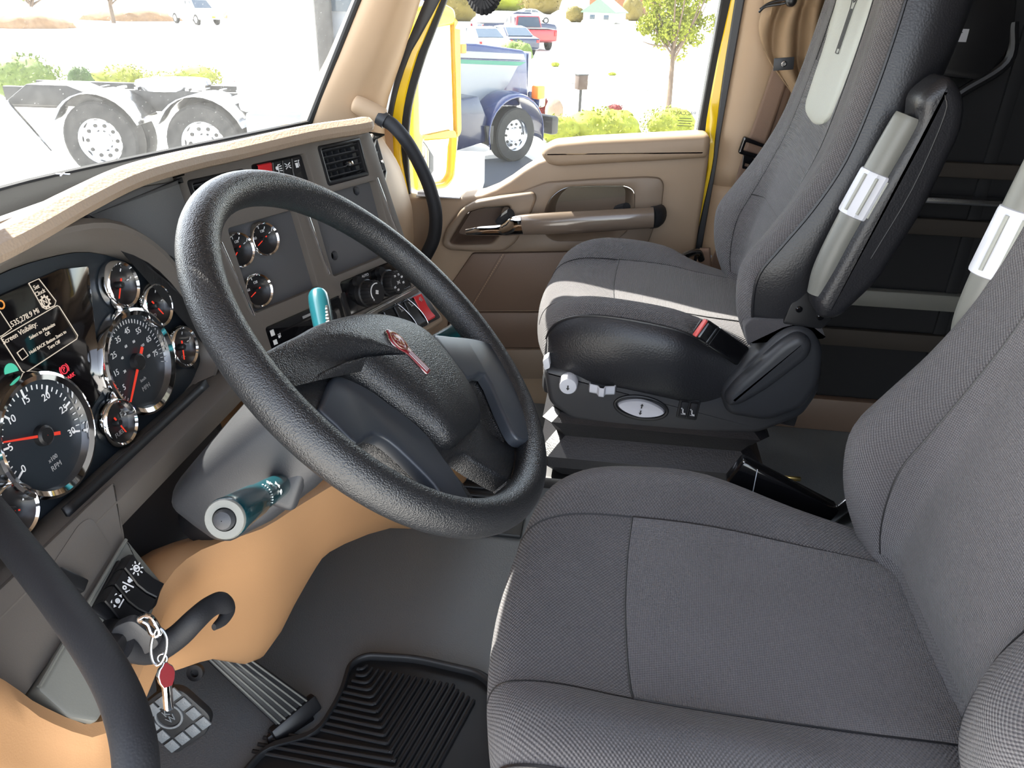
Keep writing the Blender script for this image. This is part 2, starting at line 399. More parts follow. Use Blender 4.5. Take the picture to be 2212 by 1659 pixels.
struct(mesh_obj('trim_3', bm, M['tan'], solid=.02), 'tan A-pillar on the driver side')
# right-hand door: strips of the frame, glass and panel
door = bpy.data.objects.new('door_1', None); COL.objects.link(door); door.location = (.95, .1, .1); tag(door, 'tan passenger door with yellow window frame and closed window', None, None, 'structure')
def strip(name, rows, c0, c1, mat, parent=door, bev=.003, up=.55):
    """rows of (y, x left, x right) in the photograph, laid on the door plane"""
    L = [DF.pix(a, y, c1) for y, a, b in rows]; Q = [DF.pix(b, y, c1) for y, a, b in rows]
    def grow(q):
        a, b = V(q[1]).to_2d(), V(q[0]).to_2d(); e = b+(b-a).normalized()*up; return [(e.x, e.y)]+q
    L, Q = grow(L), grow(Q); rows = []
    for l, q in zip(cr([V((*p, 0)) for p in L], 4), cr([V((*p, 0)) for p in Q], 4)):
        rows.append([DF.p(l.x, l.y, c0), DF.p(l.x, l.y, c1-bev), DF.p(l.x+(q.x-l.x)*.15, l.y, c1), DF.p(q.x-(q.x-l.x)*.15, q.y, c1), DF.p(q.x, q.y, c1-bev), DF.p(q.x, q.y, c0)])
    bm = BM(); loft(bm, rows, closed=True, cap=True); return mesh_obj(name, bm, mat, parent)
strip('front_seal', [(36, 902, 931), (127, 865, 882), (231, 839, 851), (325, 828, 845), (420, 850, 872)], .004, .012, M['charcoal'])
strip('window_frame', [(36, 929, 937), (127, 880, 899), (231, 849, 872), (325, 842, 866), (430, 860, 884)], -.002, .008, M['yellow'])
strip('glass_channel', [(36, 935, 951), (127, 897, 917), (231, 870, 888), (325, 864, 881), (425, 872, 886)], -.012, .004, M['gasket'])
strip('glass_channel', [(0, 1558, 1582), (145, 1532, 1549), (290, 1506, 1525), (340, 1496, 1516)], -.05, .004, M['gasket'])
strip('window_frame', [(0, 1579, 1590), (145, 1547, 1567), (290, 1523, 1548), (362, 1529, 1540), (480, 1500, 1514), (640, 1466, 1482)], -.05, .008, M['yellow'])
strip('rear_seal', [(0, 1588, 1609), (145, 1565, 1583), (290, 1546, 1557), (362, 1538, 1547), (480, 1512, 1526), (640, 1480, 1498)], -.05, .014, M['charcoal'])
g = DF.pix(905, 60); bm = BM(); plate(bm, DF, [(-.62, .52), (.29, .66), (.27, 1.5), (-.38, 1.5)], -.012, -.008)
gl = mesh_obj('window_glass', bm, M['side_glass'], door)
a, b = DF.pix(1482, 246); MF = Fr(DF.p(a, b, -.0072), -DF.u, DF.v, DF.n)   # the sticker faces outwards, so it reads backwards from here
text('sticker_print', 'PACCAR', MF, 0, 0, .013, M['black'], gl)
bm = BM()
for k in range(4): box(bm, MF, (0, -.012-.006*k, 0), (.03+.006*(k % 2), .0015, .0004))
mesh_obj('sticker_lines', bm, M['black'], gl)
sill_in = [(868, 428), (940, 428), (1000, 427), (1040, 420), (1070, 408), (1100, 390), (1130, 368), (1160, 350), (1200, 336), (1300, 325), (1535, 312)]
rightedge = [(1533, 330), (1524, 400), (1512, 480), (1500, 560), (1490, 640), (1470, 760)]
zf = lambda q: 860+q/3.16
zg = lambda q: 250+q/3.16
Z6 = lambda pts: [(zf(a), zg(b)) for a, b in pts]
PC = .05
pocket = fillet(pixpoly(DF, Z6([(1000, 650), (1040, 560), (1130, 490), (1350, 482), (1560, 482), (1612, 515), (1612, 650), (1560, 790), (1480, 850), (1060, 855), (990, 800)]), .064), .03, 4)
latch_hole = fillet(pixpoly(DF, Z6([(345, 870), (470, 665), (560, 635), (770, 618), (700, 800), (640, 872), (420, 880)]), .078), .012, 4)
bott = [(-.0, -.0)]
pan = pixpoly(DF, sill_in+rightedge, PC)
q0 = DF.pix(868, 428, PC); pan = pan+[(.27, -.02), (q0[0], -.02)]
bm = BM(); plate(bm, DF, pan, -.03, PC, .012, holes=[[(p[0], p[1]) for p in pocket][::-1], [(p[0], p[1]) for p in latch_hole][::-1]], seg=3)
panel = mesh_obj('door_panel', bm, M['tan_door'], door)
def bowl(bm, fr, pts, c0, c1, shrink):
    cx = sum(p[0] for p in pts)/len(pts); cyy = sum(p[1] for p in pts)/len(pts)
    rows = []
    for k, (s, c) in enumerate(((1, c0), (.985, c0-.003), (1-.4*shrink, c0+(c1-c0)*.45), (1-.8*shrink, c0+(c1-c0)*.9), (1-shrink, c1), (.4, c1), (.0005, c1))):
        rows.append([fr.p(cx+(p[0]-cx)*s, cyy+(p[1]-cyy)*s, c) for p in pts])
    loft(bm, rows, closed=True)
bm = BM(); bowl(bm, DF, pocket, .064, -.012, .2); mesh_obj('pull_pocket', bm, M['tan_dk'], door, recalc=False)
inset = fillet(pixpoly(DF, Z6([(700, 640), (860, 515), (1010, 458), (1350, 435), (1700, 420), (1790, 428), (1816, 470), (1800, 620), (1690, 917), (1300, 926), (700, 935)]), .064), .012, 4)
bm = BM(); plate(bm, DF, inset, .045, .064, .006, holes=[pocket[::-1]]); mesh_obj('inset_panel', bm, M['tan_dk'], door)
ring = fillet(pixpoly(DF, Z6([(292, 880), (330, 770), (430, 640), (520, 588), (700, 555), (925, 522), (945, 570), (880, 730), (800, 870), (720, 930), (520, 932), (340, 922)]), .078), .012, 4)
bm = BM(); plate(bm, DF, ring, .045, .078, .008, holes=[latch_hole[::-1]], seg=3); mesh_obj('latch_bezel', bm, M['tan_dk'], door)
bm = BM(); bowl(bm, DF, latch_hole, .078, .0, .12); mesh_obj('latch_recess', bm, M['brown'], door, recalc=False)
def pl(z, c): return DF.pp(zf(z[0]), zg(z[1]), c)
bm = BM(); tube(bm, [pl((800, 750), .10), pl((900, 742), .112), pl((1200, 728), .118), pl((1500, 710), .116), pl((1740, 695), .104)], [.025, .0275, .029, .028, .027], 20, 8, flat=(1, .62), up=(0, 0, 1)); pb = mesh_obj('pull_bar', bm, M['gloss_brown'], door, label='glossy brown pull bar')
bm = BM(); tube(bm, [pl((1730, 695), .104), pl((1765, 690), .092), pl((1785, 680), .07), pl((1790, 675), .05)], [.029, .029, .028, .026], 16, 6, flat=(1, .62), up=(0, 0, 1)); mesh_obj('bar_end', bm, M['black_soft'], pb)
bm = BM(); tube(bm, [pl((1560, 625), .1), pl((1500, 640), .06), pl((1560, 640), .06)], .012, 10, 4); mesh_obj('bar_mount', bm, M['black_soft'], pb)
bm = BM(); tube(bm, [pl((850, 748), .113), pl((790, 755), .11), pl((735, 775), .104), pl((690, 782), .1), pl((560, 787), .097), pl((465, 795), .092)], [.026, .025, .0185, .0145, .0125, .008], 16, 6, flat=(1, .5), up=(0, 0, 1)); mesh_obj('latch_lever', bm, M['chrome'], door, label='chrome latch lever')
bm = BM(); tube(bm, [pl((770, 665), .10), pl((720, 700), .085), pl((690, 735), .08)], .013, 10, 5); mesh_obj('lever_pivot', bm, M['black_soft'], door)
# armrest pad along the window sill
pad = fillet(pixpoly(DF, Z6([(968, 268), (995, 222), (1060, 190), (1300, 168), (1700, 148), (2110, 128), (2138, 165), (2112, 292), (1800, 313), (1500, 328), (1090, 352), (1020, 335)]), .075), .01, 4)
bm = BM(); plate(bm, DF, pad, -.005, .075, .016, seg=4); mesh_obj('sill_pad', bm, M['tan_door'], door, label='padded sill of the door')
bm = BM(); box(bm, DF, (*DF.pix(950, 421, .03), .03), (.12, .004, .05), .0015); box(bm, DF, (*DF.pix(920, 416, .03), .03), (.04, .009, .03), .002); mesh_obj('sill_clip', bm, M['ltgrey'], door)
# lower leather panels
lowtop = Z6([(505, 940), (740, 938), (1100, 930), (1690, 920)])
a = pixpoly(DF, lowtop, .062); bmid = pixpoly(DF, Z6([(1690, 1330), (520, 1335), (360, 1150)]), .062)
bm = BM(); plate(bm, DF, fillet(a+bmid, .008), .045, .062, .006); lp = mesh_obj('lower_panel', bm, M['brown'], door)
c_ = pixpoly(DF, Z6([(340, 1165), (515, 1345), (1690, 1342), (1690, 1585), (330, 1590)]), .062)
bm = BM(); plate(bm, DF, fillet(c_, .008), .045, .062, .006); mesh_obj('lower_panel', bm, M['brown'], door)
bm = BM(); plate(bm, DF, pixpoly(DF, Z6([(330, 1600), (1690, 1595), (1690, 1800), (330, 1800)]), .07), .03, .07, .006); mesh_obj('map_pocket', bm, M['tan_dk'], door)
bm = BM()
p0, p1 = V((*DF.pix(zf(715), zg(950), .063), 0)), V((*DF.pix(zf(505), zg(1300), .063), 0))
for i in range(26):
    q = p0.lerp(p1, i/25); box(bm, DF, (q.x, q.y, .0625), (.0045, .0016, .0012), rot=math.atan2(p1.y-p0.y, p1.x-p0.x)); 
mesh_obj('stitching', bm, M['tan'], lp)
bm = BM()
for i in range(2):
    o_ = .006*(i*2-1); tube(bm, [DF.p(p0.x+o_, p0.y, .0622), DF.p(p1.x+o_, p1.y, .0622)], .0012, 6, 1)
mesh_obj('seam', bm, M['brown'], lp)
# B-pillar
bp = [[on_x(x, y, .945) for x in xs] for y, xs in ((0, (1607, 1625, 1660, 1700, 1730)), (145, (1581, 1600, 1640, 1690, 1715)), (290, (1556, 1575, 1612, 1670, 1700)), (400, (1540, 1560, 1590, 1650, 1690)), (480, (1524, 1545, 1580, 1640, 1680)), (640, (1494, 1515, 1550, 1610, 1660)))]
for r in bp:
    r[0].x = .97; r[2].x = .935; r[3].x = .95; r[4].x = .98
top = [q+(q-bp[1][i])*3.2 for i, q in enumerate(bp[0])]; bot = [q+(q-bp[-2][i])*2.2 for i, q in enumerate(bp[-1])]
bm = BM(); loft(bm, surf([top]+bp[:4], 4, 3)); b1 = struct(mesh_obj('trim_4', bm, M['tan'], recalc=False, solid=.012), 'tan B-pillar trim behind the passenger door')
low = [[q+V((-.006, 0, 0)) for q in r] for r in bp[3:]]
bm = BM(); loft(bm, surf(low+[[q+V((-.006, 0, 0)) for q in bot]], 4, 3)); struct(mesh_obj('trim_5', bm, M['tan'], recalc=False, solid=.012), 'lower tan cover of the B-pillar below its joint')
# sleeper: cupboard front on the right-hand wall, seen behind the passenger seat
SW = Fr((.9, -1.2, 0), (0, -1, 0), (0, 0, 1))
sl_ = thing('sleeper_cupboard', 'dark sleeper cupboard with brown shelf rails behind the passenger seat', 'cupboard', (.93, -1.25, 0))
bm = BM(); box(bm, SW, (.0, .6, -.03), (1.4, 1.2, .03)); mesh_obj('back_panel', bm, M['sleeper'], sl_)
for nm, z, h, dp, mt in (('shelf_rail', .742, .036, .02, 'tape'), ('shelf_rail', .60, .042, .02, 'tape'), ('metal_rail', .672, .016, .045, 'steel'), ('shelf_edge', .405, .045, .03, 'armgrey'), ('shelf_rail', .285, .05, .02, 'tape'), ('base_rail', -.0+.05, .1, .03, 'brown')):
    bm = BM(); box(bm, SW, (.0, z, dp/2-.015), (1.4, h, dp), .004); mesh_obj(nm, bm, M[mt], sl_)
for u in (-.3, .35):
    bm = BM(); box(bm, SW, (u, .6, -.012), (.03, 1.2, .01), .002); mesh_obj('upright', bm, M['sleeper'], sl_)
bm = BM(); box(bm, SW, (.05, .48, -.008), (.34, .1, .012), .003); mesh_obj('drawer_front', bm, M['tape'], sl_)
bk = thing('bunk_latch', 'black bunk bracket with small white label in the dark sleeper', 'bracket', (.85, -.78, .86))
c = SW.pix(2080, 110, .06)
bm = BM(); plate(bm, SW, fillet([(c[0]-.09, c[1]-.05), (c[0]+.06, c[1]-.06), (c[0]+.1, c[1]+.02), (c[0]+.08, c[1]+.12), (c[0]-.09, c[1]+.12)], .02), .031, .06, .006); mesh_obj('bracket_plate', bm, M['black'], bk)
bm = BM(); tube(bm, [SW.p(c[0]+.09, c[1]+.06, .05), SW.p(c[0]+.1, c[1]-.02, .055), SW.p(c[0]+.02, c[1]-.09, .05), SW.p(c[0]+.0, c[1]-.13, .045)], .012, 10); mesh_obj('strap_loop', bm, M['black'], bk)
c2 = SW.pix(2062, 76, .061); bm = BM(); box(bm, SW, (c2[0], c2[1], .0605), (.055, .026, .001)); lb_ = mesh_obj('label_plate', bm, M['ltgrey'], bk)
bm = BM()
for k in range(3): box(bm, SW, (c2[0], c2[1]+.006-.006*k, .0612), (.03-.006*k, .002, .0004))
mesh_obj('label_lines', bm, M['black'], lb_)
# ------------------------------------------------------------------ dashboard
CL = tilted((-.42, .59, .68), 0, 10)       # instrument cluster plane
CS = tilted((0, .56, .73), 22, 15)         # centre stack, turned towards the driver
LP = tilted((-.6, .52, .585), 0, 35)       # lower switch panel
dash = thing('dashboard', 'grey and tan truck dashboard with chrome-ringed gauges under the windshield', 'dashboard', (-.2, .8, .4))
# padded lip along the top
path = [V((-.95, .53, .855)), V((-.72, .565, .856)), V((-.493, .575, .857)), V((-.356, .578, .868)), V((-.247, .58, .873)), V((-.12, .578, .868)), V((-.01, .563, .863)), V((.147, .507, .866)), V((.256, .461, .864)), V((.296, .442, .866))]
pth = cr(path, 6)
rows = []; back = []
for i, p in enumerate(pth):
    t = (pth[min(i+1, len(pth)-1)]-pth[max(i-1, 0)]); t.z = 0; t.normalize(); fw = V((-t.y, t.x, 0))
    s = 1.0 if i < len(pth)-4 else (.95, .85, .6, .25)[i-(len(pth)-4)]
    sec = [(.03, -.004), (.004, -.001), (-.010, .004), (-.014, .012), (-.011, .021), (.0, .028), (.014, .027), (.032, .019), (.052, .007), (.075, -.006), (.085, -.02), (.06, -.024)]
    rows.append([p+fw*(f*s+.01*(1-s))+V((0, 0, .016+(h-.016)*s)) for f, h in sec]); back.append(p+fw*.062+V((0, 0, -.004)))
bm = BM(); loft(bm, rows, closed=True, cap=True); mesh_obj('top_pad', bm, M['lip'], dash, label='tan padded lip of the dashboard')
# deck between lip and glass, running on over the passenger side
xs = [-.9+.075*i for i in range(24)]
bk = back[::3]+[V((.42, .56, .84)), V((.6, .57, .8)), V((.82, .6, .78))]
n = len(bk); gx = [-.82+1.64*i/(n-1) for i in range(n)]
bm = BM(); loft(bm, [[q+V((0, -.02, -.006)) for q in bk], [bk[i].lerp(ws(gx[i], .795), .5)+V((0, 0, -.004)) for i in range(n)], [ws(x, .79) for x in gx]]); dk = mesh_obj('defrost_deck', bm, M['deck'], dash, solid=.004)
q = on_z(135, 386, .83); bm = BM(); bar(bm, q+V((-.008, -.004, .006)), q+V((.012, .004, .006)), .002, .0015); bar(bm, q+V((.006, -.01, .006)), q+V((.004, .012, .006)), .002, .0015); mesh_obj('leaf_scrap', bm, M['ltgrey'], dk)
# ---- driver fascia with the arched binnacle
facepx = [(-160, 700), (-60, 622), (0, 596), (100, 560), (200, 545), (300, 575), (370, 640), (420, 720), (437, 770), (430, 800), (400, 850), (250, 1000), (60, 1170)]
face = pixpoly(CL, facepx[2:])
face = [(-.208, .02), (-.195, .075), (-.16, .118), (-.1, .142)]+face+[(-.19, -.103), (-.208, -.07)]
face = [(p.x, p.y) for p in cr([V((a, b, 0)) for a, b in face], 3, True)]
bm = BM(); plate(bm, CL, face, -.02, -.004); fc = mesh_obj('cluster_face', bm, M['face'], dash)
lipc = []
cx0, cy0 = .02, .02
def lipoff(a, b):
    ang = math.atan2(b-cy0, a-cx0); up = max(0, sin(ang)); return .018+.03*up
rows = [[], [], [], [], [], []]
for a, b in face:
    c = lipoff(a, b); d = V((a-cx0, b-cy0)).normalized(); g = .012+.014*max(0, d.y); low = b < -.09
    g = .002 if low else g; c = .004 if low else c
    rows[0].append(CL.p(a, b, -.008)); rows[1].append(CL.p(a+d.x*g*.5, b+d.y*g*.5, c*.6)); rows[2].append(CL.p(a+d.x*g, b+d.y*g, c))
    rows[3].append(CL.p(a+d.x*(g+.006), b+d.y*(g+.006), c+.001)); rows[4].append(CL.p(a+d.x*(g+.012), b+d.y*(g+.012), c-.006)); rows[5].append(CL.p(a+d.x*(g+.016), b+d.y*(g+.016), -.004))
bm = BM(); loft(bm, rows, closed=True); mesh_obj('binnacle_hood', bm, M['grey'], dash, recalc=False)
bm = BM(); plate(bm, CL, [(-.56, -.12), (.31, -.12), (.315, .2), (-.56, .2)], -.02, .006, .002, holes=[[(cx0+(a-cx0)*1.03, cy0+(b-cy0)*1.03) for a, b in face][::-1]]); mesh_obj('driver_fascia', bm, M['grey'], dash)
# soft dark panel between binnacle and centre stack
pts = pixpoly(CL, [(181, 462), (297, 404), (395, 388)], .008)+[(.318, .17), (.318, -.06)]+pixpoly(CL, [(470, 790), (462, 700), (420, 615), (370, 562), (318, 530), (240, 505), (205, 498)], .008)
bm = BM(); plate(bm, CL, fillet(pts, .006), .0, .0105, .004); mesh_obj('filler_panel', bm, M['grey_dk'], dash)
# ledge under the cluster
rows = [[CL.p(u, v, c) for u in (-.56, -.3, -.1, .1, .25, .3)] for v, c in ((-.094, .0), (-.098, .03), (-.101, .046), (-.108, .054), (-.122, .056), (-.138, .05), (-.15, .02))]
bm = BM(); loft(bm, rows); mesh_obj('cluster_ledge', bm, M['grey'], dash, solid=.004)
# ---- gauges of the cluster
def gauge(name, fr, a, b, r, c=0, ticks=(), nums=(), needle=None, legend=(), facemat='face', nl=.8, label=None, arc=None):
    bm = BM(); lathe(bm, fr, [(r*.9, -.012), (r*.88, .0), (.0005, .0)], 40, (a, b, c), cap=False); g = mesh_obj(name, bm, M['black'] if r < .05 else M[facemat], dash, recalc=False)
    if label: g['label'] = label
    bm = BM(); w_ = r*.1
    prof = [(r*.85, .0), (r*.86, .004), (r-w_*1.3, .009), (r-w_*.5, .0115), (r, .010), (r+.0015, .005), (r+.002, -.002)]
    lathe(bm, fr, prof, 48, (a, b, c), cap=False); mesh_obj('bezel', bm, M['chrome'], g, recalc=False)
    if ticks:
        bm = BM()
        for ang, l0, wd in ticks:
            t = R(ang); rr = r*.8-l0/2; box(bm, fr, (a+rr*sin(t), b+rr*cos(t), c+.0008), (wd, l0, .0006), rot=-t)
        mesh_obj('dial_marks', bm, M['white'], g)
    for s_, ang, rad, sz in nums:
        t = R(ang); text('dial_number', s_, fr, a+rad*r*sin(t), b+rad*r*cos(t), sz, M['white'], g, c=c+.0008)
    for s_, x, y, sz in legend: text('dial_legend', s_, fr, a+x*r, b+y*r, sz, M['white_dim'], g, c=c+.0008)
    if needle is not None:
        t = R(needle); d = (sin(t), cos(t)); px_ = (cos(t), -sin(t)); wd = r*.028
        pts = [(a+px_[0]*wd-d[0]*r*.3, b+px_[1]*wd-d[1]*r*.3), (a-px_[0]*wd-d[0]*r*.3, b-px_[1]*wd-d[1]*r*.3), (a-px_[0]*wd*.4+d[0]*r*nl, b-px_[1]*wd*.4+d[1]*r*nl), (a+px_[0]*wd*.4+d[0]*r*nl, b+px_[1]*wd*.4+d[1]*r*nl)]
        bm = BM(); plate(bm, fr, pts, c+.004, c+.0055); mesh_obj('needle', bm, M['needle'], g)
        bm = BM(); lathe(bm, fr, [(r*.17, .0), (r*.16, .006), (r*.12, .008), (.0004, .008)], 20, (a, b, c), cap=False); mesh_obj('needle_hub', bm, M['black'], g, recalc=False)
    return g
tk = []
for k in range(0, 31): tk.append((-114+k*7.63, .010 if k % 5 == 0 else .005, .0022 if k % 5 == 0 else .0011))
nn = [(str(k*5), -114+k*5*7.63, .62, .0115) for k in range(0, 7)]
gauge('tachometer', CL, -.071, -.018, .069, 0, tk, nn, -67, (('x100', .0, -.42, .007), ('RPM', .0, -.56, .0085)), nl=.78, label='large round tachometer dial with red needle')
tk = []
for k in range(0, 81):
    if k % 2 == 0: tk.append((-130+k*3.05, .008 if k % 10 == 5 else .005, .0018 if k % 10 == 5 else .0008))
nn = [(str(k), -130+k*3.05, .6, .0105) for k in (5, 15, 25, 35, 45, 55, 65, 75)]
kn = [(str(k), -130+k/1.609*3.05, .38, .005) for k in (20, 40, 60, 80, 100, 120)]
gauge('speedometer', CL, .11, -.015, .069, 0, tk, nn+kn, -131, (('km/h', .0, -.36, .006), ('MPH', .0, -.52, .0085)), label='large round speedometer dial with red needle')
for a, b, nd, lg, lab in ((.13, .082, -140, (), 'small gauge beside the screen catching the light'), (.181, .035, 150, (('P', -.1, -.5, .012),), 'small brake pressure gauge with green mark'), (.205, -.036, -160, (('OIL', 0, -.5, .006),), 'small gauge at the right rim of the cluster'), (.035, -.062, 160, (('F', .5, .1, .010), ('E', -.5, .1, .008), ('FUEL', 0, -.52, .008)), 'fuel gauge between the large dials'), (-.147, -.062, -60, (), 'small gauge low at the left of the cluster')):
    gauge('small_gauge', CL, a, b, .029, 0, [(-90+k*45, .004, .0012) for k in range(5)], (), nd, lg, nl=.62, label=lab)
bm = BM(); box(bm, CL, (.168, .045, .0012), (.004, .008, .0005), rot=.3); mesh_obj('green_mark', bm, M['glow_green'], dash)
bm = BM(); lathe(bm, CL, [(.005, 0), (.0045, .004), (.0002, .004)], 16, (.222, -.072, -.002), cap=False); mesh_obj('trip_button', bm, M['black'], dash)
# ---- driver information screen
sc = pixpoly(CL, [(190, 568), (225, 690), (232, 835), (170, 868), (100, 812), (15, 880), (-70, 700), (0, 612), (110, 572)], .001)
scr = thing  # placeholder name kept free
bm = BM(); plate(bm, CL, [(-.13, .01), (-.13, .118), (-.05, .132), (.05, .13), (.094, .119), (.06, .04), (.046, -.016), (.006, -.03), (-.01, .02), (-.07, .055), (-.1, .04)], -.006, .001, .0008); scn = mesh_obj('driver_screen', bm, M['screen'], dash, label='dark driver information screen with amber text')
def st(s_, px, py, sz, mat='glow', al='LEFT', rot=0.0, nm='screen_text'):
    a, b = CL.pix(px, py, .0014); return text(nm, s_, CL, a, b, sz, M[mat], scn, c=.0012, align=al, rot=rot)
st('Set', 79, 620, .0066, al='CENTER'); st('Clock', 87, 632, .0066, al='CENTER'); st('535,278.9 Mi', 24, 702, .0082); st('Screen Visibility:', 6, 740, .0078)
st('Select to Minimize', 64, 731, .0055); st('OR', 98, 724, .0055); st('Hold BACK Button 2secs to', 64, 763, .0052); st('Turn Off', 104, 753, .0055, nm='screen_text')
def frame_line(px, nm='screen_frame', mat='glow', r=.0005):
    q = [CL.pp(x, y, .0016) for x, y in px]; bm = BM(); tube(bm, q+[q[0]], r, 5, 1); mesh_obj(nm, bm, M[mat], scn)
frame_line([(62, 612), (84, 602), (121, 650), (118, 660), (100, 668), (92, 664)])
frame_line([(2, 730), (123, 660), (128, 662), (168, 725), (166, 732), (55, 805), (48, 802)])
frame_line([(37, 762), (50, 752), (61, 768), (48, 778)])
frame_line([(-30, 690), (0, 672), (25, 710), (5, 725), (-10, 730)])
a, b = CL.pix(98, 652, .0014); bm = BM(); plate(bm, CL, circ(a, b, .0062, 20), .0012, .0016, holes=[circ(a, b, .0045, 20)[::-1]])
for k in range(10): t = 2*pi*k/10; box(bm, CL, (a+.0068*cos(t), b+.0068*sin(t), .0014), (.002, .0016, .0006), rot=t)
mesh_obj('gear_symbol', bm, M['glow'], scn); text('screen_text', 'N', CL, a, b, .008, M['glow'], scn, c=.0012)
a, b = CL.pix(30, 778, .0014); bm = BM(); plate(bm, CL, [(a-.009+.009*cos(t), b-.010+.010*sin(t)) for t in [k*pi/10-.2 for k in range(0, 11)]], .0012, .0016); mesh_obj('green_bar', bm, M['glow_green'], scn)
a, b = CL.pix(2, 658, .0014); bm = BM(); plate(bm, CL, circ(a, b, .005, 12), .0012, .0016, holes=[circ(a, b, .0034, 12)[::-1]]); mesh_obj('amber_lamp', bm, M['glow_orange'], scn)
a, b = CL.pix(139, 798, .0014); bm = BM(); plate(bm, CL, circ(a, b, .0052, 20), .0012, .0016, holes=[circ(a, b, .0043, 20)[::-1]])
for s_ in (-1, 1): tube(bm, [CL.p(a+s_*.0068*cos(t), b+.0068*sin(t), .0014) for t in (-.7, -.3, .1, .5, .8)], .0005, 5, 2)
mesh_obj('park_lamp', bm, M['glow_red'], scn); text('lamp_text', 'P', CL, a, b, .008, M['glow_red'], scn, c=.0012); text('lamp_text', 'PARK', CL, a+.004, b-.011, .0065, M['glow_red'], scn, c=.0012)
# ---- lower switch panel
bm = BM(); plate(bm, LP, fillet([(-.36, -.065), (-.11, -.068), (.0, -.058), (.084, -.04), (.112, -.005), (.13, .016), (-.36, .016)], .008), -.012, .0, .004); mesh_obj('lower_panel', bm, M['grey'], dash)
fz = fillet(pixpoly(LP, [(172, 1130), (198, 1116), (245, 1190), (168, 1310), (60, 1300)], .001), .01)
bm = BM(); plate(bm, LP, fz, -.002, .0012, .001); mesh_obj('fuse_cover', bm, M['grey'], dash)
st_o = pixpoly(LP, [(275, 1163), (352, 1258), (345, 1290), (300, 1400), (212, 1560), (150, 1550), (80, 1488)], .008)
bm = BM(); plate(bm, LP, fillet(st_o, .005), -.02, .008, .004); tube(bm, [LP.pp(272, 1166, .008), LP.pp(180, 1320, .008), LP.pp(84, 1484, .008)], .0022, 8, 4); stp = mesh_obj('switch_strip', bm, M['armgrey'], dash, label='textured grey strip holding the rocker switches')
# the black surround that the rockers sit in
bs = fillet(pixpoly(LP, [(256, 1207), (352, 1262), (338, 1310), (262, 1360), (196, 1318)], .01), .004)
bm = BM(); plate(bm, LP, bs, .0, .0105, .002); mesh_obj('rocker_surround', bm, M['black'], dash)
d0, d1 = V((*LP.pix(262, 1210, .01), 0)), V((*LP.pix(345, 1272, .01), 0)); dv = (d1-d0); rl = dv.length; ra_ = math.atan2(dv.y, dv.x)
def symbol(kind, fr, a, b, s, rot, parent, mat='white', c=0):
    bm = BM(); f = fr.sub(a, b, c, rot)
    def ln(x0, y0, x1, y1, w=.09): box(bm, f, ((x0+x1)/2*s, (y0+y1)/2*s, .0002), (max(sqrt((x1-x0)**2+(y1-y0)**2)*s, 1e-4), w*s, .0004), rot=math.atan2(y1-y0, x1-x0))
    def ring_(x, y, r, w=.09): plate(bm, f, circ(x*s, y*s, r*s, 20), 0, .0004, holes=[circ(x*s, y*s, (r-w)*s, 20)[::-1]])
    def disc(x, y, r): plate(bm, f, circ(x*s, y*s, r*s, 14), 0, .0004)
    if kind == 'sun':
        ring_(0, 0, .26)
        for k in range(8): t = k*pi/4; ln(.34*cos(t), .34*sin(t), .52*cos(t), .52*sin(t))
        ln(-.12, .1, .12, -.08); ln(-.1, -.02, .02, .14)
    elif kind == 'beam':
        ln(-.1, .5, .1, -.5); ring_(-.32, .05, .16); disc(.3, 0, .14); ln(.42, -.2, .5, .2)
        for k in range(5): ln(-.5+.05*k, -.1-.06*k, -.55+.08*k, -.25-.02*k, .05)
    elif kind == 'dim':
        ring_(0, 0, .18); ln(-.36, -.3, .36, -.3); ln(-.38, .3, -.2, .42); ln(.38, .3, .2, .42)
        for s_ in (-1, 1): plate(bm, f, [(s_*.55*s, 0), (s_*.36*s, .12*s), (s_*.36*s, -.12*s)], 0, .0004)
        disc(0, 0, .07)
    elif kind == 'lamp':
        disc(-.2, 0, .2); ln(.1, .3, .5, .42); ln(.1, .1, .5, .16); ln(.1, -.1, .5, -.1); ln(.1, -.3, .5, -.36); ln(.05, .5, -.1, -.5)
    elif kind == 'cross':
        ln(-.4, .3, -.05, .08); ln(-.4, -.3, -.05, -.08); ln(.4, .3, .05, .08); ln(.4, -.3, .05, -.08); ln(-.42, 0, -.1, 0, .06); ln(.42, 0, .1, 0, .06)
    elif kind == 'pump':
        plate(bm, f, rect(-.3*s, -.4*s, .1*s, .1*s), 0, .0004); ln(-.3, .3, .1, .3); ln(.25, -.3, .25, .4); ln(.25, .4, .42, .3)
    elif kind == 'arrow_up':
        plate(bm, f, [(-.3*s, .1*s), (0, .5*s), (.3*s, .1*s)], 0, .0004); ln(0, -.4, 0, .1, .22)
    elif kind == 'seat':
        ln(-.2, .5, -.1, -.2, .16); ln(-.1, -.25, .35, -.3, .16); ln(-.35, -.45, .4, -.45, .08); ln(-.4, .42, -.4, .72, .06); ln(-.55, .57, -.25, .57, .06)
    elif kind == 'fan':
        for k in range(4): t = k*pi/2+.4; disc(.22*cos(t), .22*sin(t), .16)
    mesh_obj('symbol', bm, M[mat], parent)
